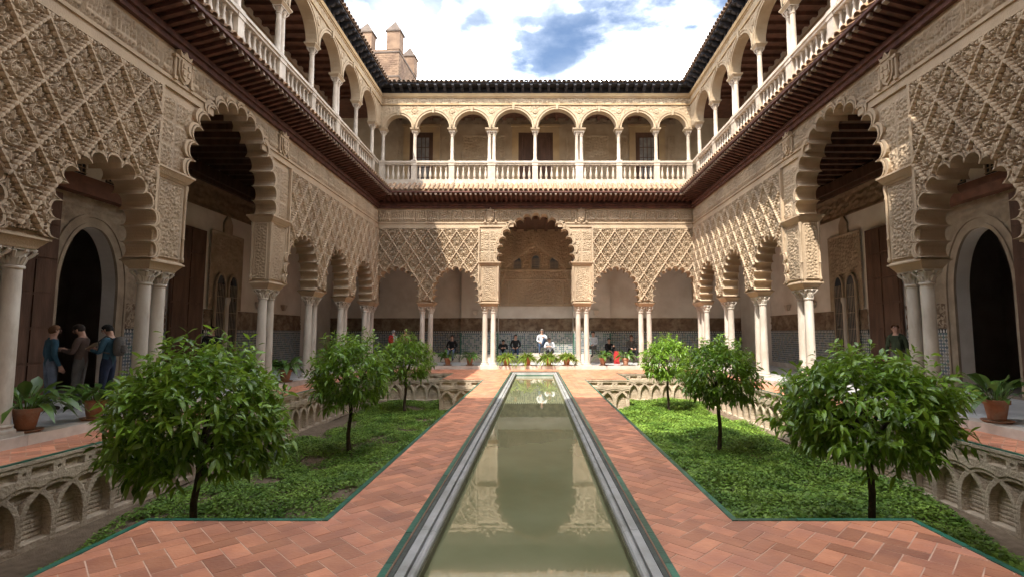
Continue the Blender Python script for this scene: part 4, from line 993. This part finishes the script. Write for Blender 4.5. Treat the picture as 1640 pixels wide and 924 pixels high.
# ------------------------------------------------------------------ planting
BEDZ = -1.15
def bed_soil(sg):
    def h(x, y): return BEDZ + 0.04 * np.sin(x * 2.1 + y * 0.7) + 0.03 * np.sin(y * 1.7 - x)
    Vs, Qs, o = [], [], 0
    x = np.linspace(IN - 0.0, OUT + 0.15, 60); y = np.linspace(BY0, BY3 + 0.15, 200); X, Y = np.meshgrid(x, y)
    V = np.stack([sg * X, Y, h(sg * X, Y)], -1).reshape(-1, 3); nu = 59
    i = np.arange(59)[None, :] + (np.arange(199) * 60)[:, None]; Q = np.stack([i, i + 1, i + 61, i + 60], -1).reshape(-1, 4)
    if sg < 0: Q = Q[:, ::-1]
    ob = O('garden_soil', mesh_np('garden_soil', V, Q, SOIL, True)); ob['kind'] = 'structure'
    return h
def in_bed(x, y):   # x positive
    return ((x > IN + 0.02) & (x < OUT - 0.02) & (y > BY1) & (y < BY2)) | ((x > NT + 0.02) & (x < OUT - 0.02) & (y > BY0) & (y < BY3))
def vnoise(x, y, s):
    v = 0
    for k, (a, b_, c) in enumerate(((1, 0.3, 0.2), (-0.6, 1.1, 1.9), (1.7, -1.3, 4.1), (0.5, 2.3, 2.2), (2.6, 1.1, 0.6))): v = v + np.sin((a * x + b_ * y) / s * 2.2 + c) / (1 + 0.25 * k)
    return v / 3.2
def ground_cover(sg, hfun, n, label, bare):
    x = RNG.uniform(IN, OUT, n); y = BY0 + (BY3 - BY0) * RNG.uniform(0, 1, n) ** 1.25; ok = in_bed(x, y)
    dn = vnoise(x * 1.3, y * 1.3, 1.0); edge = (OUT - x)
    if bare: ok &= (dn + RNG.normal(0, 0.22, n) > -0.32) & (edge > 0.5 + 0.25 * np.sin(y * 1.3)) 
    else: ok &= (dn + RNG.normal(0, 0.3, n) > -0.75) & (edge > 0.35 + 0.25 * np.sin(y * 1.1 + 1))
    x, y, dn = x[ok], y[ok], dn[ok]; m = len(x); X = sg * x
    hgt = (0.10 + 0.06 * dn) * (0.8 if bare else 1.25) * RNG.uniform(0.25, 1.15, m)
    hgt = np.maximum(hgt, 0.015)
    z = hfun(X, y) + hgt
    sz = RNG.uniform(0.016, 0.038, m) * (0.9 if bare else 1.05)
    az = RNG.uniform(0, 2 * PI, m); ti = RNG.normal(0.25, 0.3, m)
    d = np.stack([np.cos(az) * np.cos(ti), np.sin(az) * np.cos(ti), np.sin(ti)], 1)
    s_ = np.stack([-np.sin(az), np.cos(az), RNG.normal(0, 0.25, m)], 1)
    c = np.stack([X, y, z], 1); up = np.array([0, 0, 1.0])
    V = np.stack([c - d * sz[:, None], c + s_ * sz[:, None] * 0.75 + up * (sz * 0.2)[:, None], c + d * sz[:, None] * 1.1 - up * (sz * 0.15)[:, None], c - s_ * sz[:, None] * 0.75 + up * (sz * 0.2)[:, None]], 1).reshape(-1, 3)
    Q = np.arange(4 * m).reshape(m, 4)
    o = O('ground_cover', mesh_np('ground_cover', V, Q, COVER)); o['kind'] = 'stuff'; o['label'] = label; o['category'] = 'ground cover'
hl = bed_soil(-1); hr = bed_soil(1)
ground_cover(-1, hl, 230000, 'patchy low green ground cover with bare soil in the left sunken bed', True)
ground_cover(1, hr, 230000, 'dense green ground cover filling the right sunken bed', False)

def leaf_batch(base, dirn, side, L_, W, droop, nseg=3):
    """leaves as folded strips: base (m,3), unit dir, unit side, length, width, droop -> V,Q"""
    m = len(base); up = np.cross(side, dirn); V = []
    prof = [(0.0, 0.12), (0.3, 0.85), (0.62, 0.9), (1.0, 0.03)] if nseg == 3 else [(0, 0.15), (0.2, 0.6), (0.45, 1), (0.72, 0.8), (1, 0.04)]
    for t_, w in prof:
        p = base + dirn * (L_ * t_)[:, None] - np.array([0, 0, 1.0]) * (droop * t_ * t_ * L_)[:, None]
        hw = (W * w * 0.5)[:, None]; lift = up * hw * 0.35
        V += [p - side * hw + lift, p, p + side * hw + lift]
    V = np.stack(V, 1); k = V.shape[1]; rows = len(prof); Q = []
    for r_ in range(rows - 1):
        a = r_ * 3; Q += [(a, a + 1, a + 4, a + 3), (a + 1, a + 2, a + 5, a + 4)]
    Q = np.array(Q)[None] + (np.arange(m) * k)[:, None, None]
    return V.reshape(-1, 3), Q.reshape(-1, 4)
def unit(v): return v / np.maximum(np.linalg.norm(v, axis=1, keepdims=True), 1e-9)
def orange_tree(label, x, y, zc, rx, rz_, ntw, lsz, lean=0.0, young=0.25, seed=0):
    rg = np.random.default_rng(seed); t_ = E('orange_tree', label, 'tree', (x, y, BEDZ), 0, 'clipped orange trees in the beds')
    zc0 = zc - BEDZ
    # trunk and limbs
    mb = MB(); top = zc0 - rz_ * 0.55
    P = [(0.02 * math.sin(k * 1.3 + seed), 0.02 * math.cos(k + seed), top * k / 6) for k in range(7)]
    mb.tube(P, [0.062, 0.05, 0.045, 0.043, 0.042, 0.044, 0.05], 9)
    O('trunk', mb.mesh('trunk', True, (TRUNK,)), t_)
    for k in range(7):
        a = 2 * PI * k / 7 + seed; e = R(rg.uniform(25, 70)); ln = rg.uniform(0.75, 1.0); dv = np.array([math.cos(a) * math.cos(e) * rx, math.sin(a) * math.cos(e) * rx, math.sin(e) * rz_ * 1.3]) * ln * 0.85
        b0 = np.array(P[-1]); O('limb', MB().tube([b0, b0 + dv * 0.4 + (0, 0, 0.06), b0 + dv * 0.75, b0 + dv], [0.034, 0.024, 0.016, 0.008], 6).mesh('limb', True, (TRUNK,)), t_)
    # twig tips through the crown, heavier near an uneven surface
    n = ntw; dv = unit(rg.normal(size=(n, 3))); dv[:, 2] = np.where(dv[:, 2] < -0.82, -dv[:, 2] * rg.uniform(-0.8, 1, n), dv[:, 2]); dv = unit(dv)
    az_ = np.arctan2(dv[:, 1], dv[:, 0]); lump = 1 + 0.10 * np.sin(3 * az_ + seed) * np.cos(2.2 * dv[:, 2] + seed) + 0.09 * np.sin(7 * az_ + 5 * dv[:, 2] + seed * 2) + rg.normal(0, 0.045, n)
    rad = rg.uniform(0.45, 1, n) ** 0.38 * lump
    tip = dv * rad[:, None] * np.array([rx, rx, rz_]) * 0.93
    tip[:, 2] = np.where(tip[:, 2] < 0, tip[:, 2] * 1.0, tip[:, 2]) + zc0 + lean * 0
    # sprigs standing proud at the top
    ns = 16; sp = np.stack([rg.normal(0, rx * 0.42, ns), rg.normal(0, rx * 0.42, ns), np.zeros(ns)], 1); rr = np.clip(np.hypot(sp[:, 0], sp[:, 1]) / rx, 0, 0.95)
    sp[:, 2] = zc0 + rz_ * np.sqrt(1 - rr ** 2) * rg.uniform(0.98, 1.18, ns); tip = np.r_[tip, sp]; dv = np.r_[dv, unit(np.stack([sp[:, 0] * 0.4, sp[:, 1] * 0.4, np.full(ns, 1.0)], 1))]
    n = len(tip); per = 9
    ax = unit(dv + np.array([0, 0, 0.25]) + rg.normal(0, 0.25, (n, 3)))
    tt = np.tile(np.linspace(0, 1, per), n); ti = np.repeat(np.arange(n), per)
    base = tip[ti] - ax[ti] * (0.22 * lsz / 0.14 * (1 - tt))[:, None]
    ref = unit(np.cross(ax, np.array([0.31, 0.2, 0.93]))); bi = np.cross(ax, ref)
    ph = np.tile(np.arange(per) * 2.4, n) + np.repeat(rg.uniform(0, 6.28, n), per)
    rd = ref[ti] * np.cos(ph)[:, None] + bi[ti] * np.sin(ph)[:, None]
    d = unit(ax[ti] * (0.25 + 0.6 * tt)[:, None] + rd * 0.8 + np.array([0, 0, -0.12]) + rg.normal(0, 0.22, (n * per, 3)))
    side = unit(np.cross(d, np.array([0, 0, 1.0])) + rg.normal(0, 0.35, (n * per, 3))); side = unit(side - d * (side * d).sum(1, keepdims=True))
    Ls = rg.uniform(0.5, 1.3, n * per) * lsz; Ws = Ls * rg.uniform(0.3, 0.4, n * per); dr = rg.uniform(0.1, 0.55, n * per)
    yg = (rg.uniform(size=n) < young * (0.4 + 0.9 * (tip[:, 2] > zc0 + rz_ * 0.15)))[ti]
    for nm, sel, mt in (('crown', ~yg, LEAF), ('young_leaves', yg, LEAF_YG)):
        V, Q = leaf_batch(base[sel], d[sel], side[sel], Ls[sel], Ws[sel], dr[sel]); O(nm, mesh_np(nm, V, Q, mt, True), t_)
orange_tree('large clipped orange tree in the left bed, nearest the viewer', -4.5, 6.95, 0.55, 1.16, 1.02, 760, 0.15, young=0.2, seed=1)
orange_tree('middle orange tree of the left bed, bright green pointed crown', -4.42, 12.3, 0.66, 1.04, 1.0, 560, 0.14, young=0.5, seed=2)
orange_tree('small orange tree farthest back in the left bed', -4.66, 18.4, 0.68, 1.06, 0.95, 500, 0.13, young=0.35, seed=3)
orange_tree('large clipped orange tree in the right bed, nearest the viewer', 4.45, 6.95, 0.62, 1.22, 0.84, 760, 0.15, young=0.18, seed=4)
orange_tree('middle orange tree of the right bed with a shaded dense crown', 4.36, 12.3, 0.66, 1.02, 0.88, 560, 0.14, young=0.35, seed=5)
orange_tree('small sunlit orange tree farthest back in the right bed', 4.67, 18.2, 0.66, 0.96, 0.9, 500, 0.13, young=0.6, seed=6)

POTM = MB().lathe([(0.11, 0.03), (0.15, 0.26), (0.155, 0.27), (0.175, 0.27), (0.18, 0.33), (0.16, 0.335), (0.155, 0.3), (0.0, 0.29)], 20, caps=False).mesh('pot', True, (POT,))
SAUC = MB().lathe([(0.0, 0.001), (0.17, 0.001), (0.21, 0.035), (0.2, 0.04), (0.16, 0.015), (0.0, 0.012)], 20, caps=False).mesh('saucer', True, (POT,))
def potted(label, x, y, kind, sc=1.0, seed=0, size=1.0):
    rg = np.random.default_rng(seed + 50); p = E('potted_plant', label, 'potted plant', (x, y, 0.152), rg.uniform(0, 6), 'potted plants standing along the gallery edge'); p.scale = (sc, sc, sc)
    O('pot', POTM, p, (0, 0, 0.012)); O('saucer', SAUC, p)
    if kind == 'broad':
        n = 38; az_ = rg.uniform(0, 2 * PI, n); el = rg.uniform(0.5, 1.4, n); b = np.stack([0.07 * np.cos(az_), 0.07 * np.sin(az_), np.full(n, 0.3)], 1)
        st = np.stack([np.cos(az_) * np.cos(el), np.sin(az_) * np.cos(el), np.sin(el)], 1); sl = rg.uniform(0.1, 0.24, n) * size
        mb = MB()
        for i in range(n): mb.tube([b[i], b[i] + st[i] * sl[i]], [0.008, 0.006], 4)
        d = unit(st + np.stack([np.cos(az_), np.sin(az_), np.full(n, 0.1)], 1) * rg.uniform(0.1, 0.8, n)[:, None]); side = unit(np.cross(d, np.array([0, 0, 1.0])) + rg.normal(0, 0.2, (n, 3)))
        V, Q = leaf_batch(b + st * sl[:, None], d, side, rg.uniform(0.3, 0.5, n) * size, rg.uniform(0.1, 0.15, n) * size, rg.uniform(0.2, 1.1, n), 4)
        O('foliage', mesh_np('foliage', V, Q, ASPI, True), p); O('stems', mb, p, mat=ASPI)
    else:
        n = 240; az_ = rg.uniform(0, 2 * PI, n); el = rg.uniform(0.15, 1.5, n); b = np.stack([0.1 * np.cos(az_), 0.1 * np.sin(az_), np.full(n, 0.29)], 1)
        d = np.stack([np.cos(az_) * np.cos(el), np.sin(az_) * np.cos(el), np.sin(el)], 1); side = unit(np.cross(d, np.array([0, 0, 1.0])) + rg.normal(0, 0.3, (n, 3)))
        V, Q = leaf_batch(b, d, side, rg.uniform(0.3, 0.55, n) * size, rg.uniform(0.035, 0.065, n), rg.uniform(0.3, 1.1, n), 4)
        O('foliage', mesh_np('foliage', V, Q, FERN, True), p)
potted('broad-leaved plant in a terracotta pot by the near left column', -7.78, 7.9, 'broad', 1.05, 1, 1.15)
potted('upright broad-leaved plant in a terracotta pot beside the three visitors at the left doorway', -7.72, 9.05, 'broad', 1.0, 2, 1.1)
potted('broad-leaved potted plant between left columns, behind the middle left tree', -7.75, 15.9, 'broad', 1.1, 3, 1.1)
potted('dark leafy potted plant just beside the left columns, half hidden by leaves', -8.05, 15.2, 'broad', 1.1, 4, 1.2)
potted('spreading broad-leaved potted plant at the right gallery edge', 7.8, 8.75, 'broad', 1.1, 5, 1.15)
for i, (px, k, lab) in enumerate(((718, 'broad', 'potted palm-like plant beyond the far left tree, left of the pool'), (753, 'broad', 'yellowish broad-leaved potted plant left of the central arch columns'),
        (812, 'fern', 'leftmost of the four bushy potted ferns under the far central arch'), (845, 'fern', 'second from left of the four potted ferns under the far arch'),
        (878, 'fern', 'third from left of the four potted ferns under the far arch'), (907, 'fern', 'rightmost of the four potted ferns under the far central arch'),
        (965, 'broad', 'sunlit leafy potted plant just right of the central arch columns'), (1001, 'broad', 'leafy potted plant beside the far right tree, next to red luggage'))):
    potted(lab, (px - 858) / 34.0, 23.86 if k == 'fern' else 24.0, k, 1.0 if k == 'broad' else 1.12, 20 + i, 1.05)

# ------------------------------------------------------------------ people
def person(label, loc, rz, pose, top, legs, hair, scale=1.0, pack=None, bald=False, extra=None, hold=None, group=None):
    """faces local -y.  body is one skinned mesh"""
    J_ = {'pel': (0, 0, 0.93), 'waist': (0, 0, 1.08), 'chest': (0, 0, 1.3), 'neckb': (0, 0.01, 1.46), 'neck': (0, 0, 1.52), 'head': (0, -0.02, 1.62), 'crown': (0, -0.01, 1.70)}
    for n_, s_ in (('l', 1), ('r', -1)):
        J_.update({'sh' + n_: (s_ * 0.18, 0.01, 1.42), 'el' + n_: (s_ * 0.24, 0.03, 1.13), 'wr' + n_: (s_ * 0.24, -0.08, 0.89), 'hip' + n_: (s_ * 0.1, 0, 0.9), 'kn' + n_: (s_ * 0.11, -0.02, 0.5), 'an' + n_: (s_ * 0.11, 0.02, 0.08), 'toe' + n_: (s_ * 0.13, -0.17, 0.035)})
    if pose == 'read':       # both forearms raised in front
        for n_, s_ in (('l', 1), ('r', -1)): J_['el' + n_] = (s_ * 0.23, -0.05, 1.13); J_['wr' + n_] = (s_ * 0.09, -0.29, 1.2)
        J_['head'] = (0, -0.06, 1.61); J_['crown'] = (0, -0.08, 1.69)
    elif pose == 'point':
        J_['ell'] = (0.23, -0.05, 1.14); J_['wrl'] = (0.1, -0.3, 1.16); J_['elr'] = (-0.24, -0.1, 1.16); J_['wrr'] = (-0.16, -0.42, 1.14)
    elif pose == 'walk':
        J_['knl'] = (0.11, -0.14, 0.52); J_['anl'] = (0.11, -0.2, 0.09); J_['toel'] = (0.12, -0.39, 0.045); J_['knr'] = (-0.11, 0.06, 0.5); J_['anr'] = (-0.11, 0.28, 0.12); J_['toer'] = (-0.12, 0.11, 0.04)
    elif pose in ('sit', 'sit_bent', 'sit_knee'):
        for k in list(J_): x, y, z = J_[k]; J_[k] = (x, y + 0.0, z - 0.45)
        for n_, s_ in (('l', 1), ('r', -1)):
            J_['kn' + n_] = (s_ * 0.13, -0.42, 0.5); J_['an' + n_] = (s_ * 0.12, -0.4, 0.09); J_['toe' + n_] = (s_ * 0.13, -0.58, 0.035); J_['el' + n_] = (s_ * 0.25, -0.1, 0.7); J_['wr' + n_] = (s_ * 0.12, -0.32, 0.62)
        if pose == 'sit_bent':
            J_['waist'] = (0, -0.06, 0.63); J_['chest'] = (0, -0.17, 0.82); J_['neckb'] = (0, -0.27, 0.95); J_['neck'] = (0, -0.31, 1.0); J_['head'] = (0, -0.38, 1.07); J_['crown'] = (0, -0.42, 1.14)
            for n_, s_ in (('l', 1), ('r', -1)): J_['sh' + n_] = (s_ * 0.18, -0.23, 0.92); J_['el' + n_] = (s_ * 0.25, -0.36, 0.68); J_['wr' + n_] = (s_ * 0.1, -0.5, 0.72)
        if pose == 'sit_knee': J_['knl'] = (0.13, -0.38, 0.82); J_['anl'] = (0.0, -0.42, 0.5); J_['toel'] = (-0.04, -0.55, 0.46); J_['wrl'] = (0.08, -0.4, 0.86); J_['ell'] = (0.24, -0.18, 0.78)
    rad = {'pel': (.15, .115), 'waist': (.135, .1), 'chest': (.165, .115), 'neckb': (.075, .07), 'neck': (.055, .058), 'head': (.082, .098), 'crown': (.055, .068), 'sh': (.068, .068), 'el': (.05, .05), 'wr': (.032, .036), 'hip': (.1, .1), 'kn': (.068, .07), 'an': (.045, .048), 'toe': (.042, .034)}
    names = list(J_); idx = {k: i for i, k in enumerate(names)}
    ed = [('pel', 'waist', 0), ('waist', 'chest', 0), ('chest', 'neckb', 0), ('neckb', 'neck', 2), ('neck', 'head', 2), ('head', 'crown', 2)]
    for n_ in 'lr': ed += [('chest', 'sh' + n_, 0), ('sh' + n_, 'el' + n_, 0), ('el' + n_, 'wr' + n_, 0), ('pel', 'hip' + n_, 1), ('hip' + n_, 'kn' + n_, 1), ('kn' + n_, 'an' + n_, 1), ('an' + n_, 'toe' + n_, 3)]
    me = bpy.data.meshes.new('tmp'); me.from_pydata([J_[k] for k in names], [(idx[a], idx[b]) for a, b, _ in ed], []); me.update()
    ob = bpy.data.objects.new('tmp', me); COL.objects.link(ob); mod = ob.modifiers.new('s', 'SKIN')
    sv = me.skin_vertices[0].data if me.skin_vertices else None
    if sv is None:
        bpy.context.view_layer.objects.active = ob
    if not me.skin_vertices:
        bm = bmesh.new(); bm.from_mesh(me); bm.verts.layers.skin.verify(); bm.to_mesh(me); bm.free()
    sv = me.skin_vertices[0].data
    for k, i in idx.items(): sv[i].radius = rad.get(k) or rad[k[:-1]]; sv[i].use_root = (k == 'pel')
    su = ob.modifiers.new('u', 'SUBSURF'); su.levels = 1; su.render_levels = 1
    dg = bpy.context.evaluated_depsgraph_get(); body = bpy.data.meshes.new_from_object(ob.evaluated_get(dg)); bpy.data.objects.remove(ob); bpy.data.meshes.remove(me)
    body.name = 'body'; root = E('person', label, 'person', loc, rz, group); root.scale = (scale,) * 3
    body.materials.clear()
    for m_ in (top, legs, SKIN, cloth('shoe', (0.05, 0.04, 0.035))): body.materials.append(m_)
    seg = [(np.array(J_[a]), np.array(J_[b]), m_) for a, b, m_ in ed]; mi = []
    for p in body.polygons:
        c = np.array(p.center); best = (9, 0)
        for a, b, m_ in seg:
            t_ = np.clip(np.dot(c - a, b - a) / max(1e-9, np.dot(b - a, b - a)), 0, 1); dd = np.linalg.norm(c - a - (b - a) * t_)
            if dd < best[0]: best = (dd, m_)
        mi.append(best[1])
    # hands with five fingers, ears and nose join the body mesh
    hm = MB()
    for n_ in 'lr':
        w = Vector(J_['wr' + n_]); e = Vector(J_['el' + n_]); d = (w - e).normalized(); sd_ = d.cross(Vector((0, 0, 1)) if abs(d.z) < 0.8 else Vector((1, 0, 0))).normalized(); up = sd_.cross(d)
        hm.tube([w - d * 0.02, w + d * 0.04, w + d * 0.09], [0.03, 0.04, 0.036], 7, 2)
        for k, (o_, L_) in enumerate(((-0.027, 0.06), (-0.009, 0.075), (0.009, 0.07), (0.026, 0.052))):
            b0 = w + d * 0.085 + sd_ * o_; hm.tube([b0, b0 + d * L_ * 0.55 - up * 0.008, b0 + d * L_ * 0.8 - up * 0.03], [0.0095, 0.009, 0.007], 5, 2)
        s1 = 1 if n_ == 'l' else -1; b0 = w + d * 0.035 + sd_ * 0.03 * s1; hm.tube([b0, b0 + d * 0.03 + sd_ * 0.02 * s1, b0 + d * 0.06 + sd_ * 0.022 * s1 - up * 0.015], [0.012, 0.011, 0.008], 5, 2)
    H = Vector(J_['head']); C = Vector(J_['crown']); u = (C - H).normalized(); f = Vector((0, -1, 0)); f = (f - u * f.dot(u)).normalized(); r_ = u.cross(f)
    hm.tube([H + f * 0.085 + u * 0.02, H + f * 0.112 - u * 0.012, H + f * 0.09 - u * 0.02], [0.01, 0.015, 0.01], 5, 2)
    for s_ in (-1, 1):
        hm.tube([H + r_ * s_ * 0.078 + u * 0.02, H + r_ * s_ * 0.092 + u * 0.0, H + r_ * s_ * 0.08 - u * 0.03], [0.012, 0.014, 0.008], 5, 2)
        hm.tube([H + f * 0.086 + r_ * s_ * 0.032 + u * 0.022, H + f * 0.096 + r_ * s_ * 0.032 + u * 0.022], [0.011, 0.009], 6, 3)
    hm.tube([H + f * 0.088 + r_ * -0.024 - u * 0.048, H + f * 0.095 - u * 0.046, H + f * 0.088 + r_ * 0.024 - u * 0.048], [0.006, 0.008, 0.006], 5, 2)
    bm = bmesh.new(); bm.from_mesh(body); 
    for i, fc in enumerate(bm.faces): fc.material_index = mi[i]; fc.smooth = True
    o0 = len(bm.verts); vs_ = [bm.verts.new(v) for v in hm.v]
    for fi, m_ in zip(hm.f, hm.mi):
        nf = bm.faces.new([vs_[i] for i in fi]); nf.material_index = m_; nf.smooth = True
    bm.to_mesh(body); bm.free()
    O('body', body, root)
    # hair: a cap over the back and top of the head
    if not bald:
        hb = MB(); V = []; F = []; nr, nc = 7, 16
        for i in range(nr + 1):
            for k in range(nc):
                a = 2 * PI * k / nc; fr = math.sin(a)                       # +1 faces forward
                th = i / nr * R(118 - 62 * max(0, fr) ** 0.7 + 14 * max(0, -fr))
                dirv = u * math.cos(th) + (r_ * math.cos(a) * 0.88 + f * fr * 1.05) * math.sin(th)
                p = H + u * 0.022 + f * 0.002 + Vector(dirv) * (0.104 + 0.003 * math.sin(k * 5 + i * 3)); V.append(p)
        for i in range(nr):
            for k in range(nc): F.append((i * nc + k, i * nc + (k + 1) % nc, (i + 1) * nc + (k + 1) % nc, (i + 1) * nc + k))
        hb.add(V, F); O('hair', hb.mesh('hair', True, (hair,)), root)
    if pack:
        Cc = Vector(J_['chest']); pm = MB().lathe([(0.0, -0.26), (0.1, -0.25), (0.14, -0.18), (0.15, -0.05), (0.14, 0.06), (0.1, 0.14), (0.0, 0.16)], 14, caps=False); pm.lathe([(0.0, -0.2), (0.07, -0.19), (0.09, -0.12), (0.08, -0.03), (0.0, 0.0)], 12, 0, 0.13, caps=False); pm.v = [(a * 1.0, b * 0.62, c) for a, b, c in pm.v]; pm = pm.mesh('backpack', True, (pack,))
        po = O('backpack', pm, root, (Cc.x, Cc.y + 0.185, Cc.z + 0.02))
        for s_ in (-1, 1): O('strap', MB().tube([(s_ * 0.1, -0.07, 0.1), (s_ * 0.1, -0.2, 0.17), (s_ * 0.11, -0.33, 0.05), (s_ * 0.13, -0.3, -0.15), (s_ * 0.13, -0.1, -0.2)], 0.016, 5), po, mat=pack)
    return root
HB = M('dark_brown_hair', (0.03, 0.02, 0.015)); HG = M('grey_hair', (0.3, 0.28, 0.26)); HK = M('black_hair', (0.012, 0.011, 0.011)); HR = M('auburn_hair', (0.16, 0.075, 0.035))
denim = cloth('denim', (0.05, 0.08, 0.14)); navy = cloth('navy', (0.025, 0.035, 0.07)); teal = cloth('teal', (0.045, 0.11, 0.16)); brown = cloth('brown', (0.12, 0.08, 0.065)); grey = cloth('grey', (0.13, 0.12, 0.11)); black = cloth('black', (0.02, 0.02, 0.022))
white = cloth('white', (0.62, 0.64, 0.68)); red = cloth('red', (0.42, 0.03, 0.03)); green = cloth('olive', (0.05, 0.065, 0.035)); pale = cloth('pale_denim', (0.18, 0.22, 0.3)); pink = cloth('pink', (0.4, 0.2, 0.2))
FZ = 0.152
person('person in a blue jacket seen from behind at the edge of the left doorway', (-9.55, 10.1, FZ), R(150), 'stand', teal, pale, HR, 0.95)
person('person in a brown hooded jacket holding a paper, middle of three at the left doorway', (-9.15, 10.3, FZ), R(-70), 'read', brown, grey, HB, 0.97)
person('person in a blue jacket with a grey backpack reading, right of the left doorway group', (-8.75, 10.5, FZ), R(-80), 'read', teal, navy, HK, 0.97, pack=grey)
o = O('paper_map', MB().box(-0.13, 0.13, -0.004, 0.004, -0.1, 0.1), None, (-9.02, 10.42, FZ + 1.24), (R(-50), 0, R(-75)), M('paper', (0.55, 0.4, 0.25))); o['label'] = 'folded tan paper held between the visitors at the left doorway'; o['category'] = 'paper'
person('dark-haired person in black standing by the left gallery window behind the leaves', (-9.9, 15.6, FZ), R(30), 'stand', black, grey, HK, 0.98)
person('person in a dark green jacket with a shoulder bag in the right gallery', (9.6, 13.6, FZ), R(-60), 'walk', green, grey, HR, 1.0, pack=green)
gp = 'visitors resting along the far gallery'
person('standing person with a red backpack beyond the far left tree', (-6.95, 24.9, FZ), R(160), 'stand', white, navy, HG, 0.95, pack=red)
person('person in pink standing beside the red backpack at the far left', (-6.45, 25.3, FZ), R(20), 'stand', pink, navy, HR, 1.0)
person('person in black seated on the far bench, chin on hand', (-4.35, 26.55, FZ + 0.1), R(0), 'sit', black, pale, HB, 1.0, group=gp)
person('dark-haired child bent forward, seated left of the ferns', (-1.72, 26.5, FZ + 0.1), R(10), 'sit_bent', black, pale, HK, 0.9, group=gp)
person('dark-haired person in a dark jacket sitting upright behind the potted ferns', (-1.05, 26.6, FZ + 0.14), R(0), 'sit', black, denim, HK, 1.0, group=gp)
person('grey-haired person in a white shirt with one blue knee raised, under the central arch', (0.32, 26.5, FZ + 0.42), R(0), 'sit_knee', white, denim, HG, 1.0, group=gp)
person('brown-haired person in white bent forward behind the ferns', (0.78, 26.3, FZ + 0.1), R(-15), 'sit_bent', white, black, HB, 1.0, group=gp)
person('person in white leaning beside the central right columns', (2.95, 26.2, FZ + 0.3), R(-30), 'sit', white, grey, HB, 1.0, group=gp)
person('person in dark trousers seated right of the sunlit plants', (4.95, 26.5, FZ + 0.1), R(10), 'sit', grey, black, HR, 1.0, group=gp)
person('person with one knee up seated between two potted plants on the right', (3.75, 26.2, FZ + 0.02), R(20), 'sit_knee', black, black, HB, 0.95, group=gp)
rb = E('travel_bag', 'bright red bag standing between the potted plants on the right', 'bag', (4.0, 25.3, FZ))
O('bag_body', MB().frus(0.13, 0.09, 0.0, 0.15, 0.1, 0.4).frus(0.15, 0.1, 0.4, 0.1, 0.07, 0.62), rb, mat=red); O('handle', MB().tube([(-0.06, 0, 0.6), (-0.05, 0, 0.72), (0.05, 0, 0.72), (0.06, 0, 0.6)], 0.012, 6), rb, mat=black); O('pocket', MB().box(-0.1, 0.1, -0.125, -0.095, 0.08, 0.3), rb, mat=red)
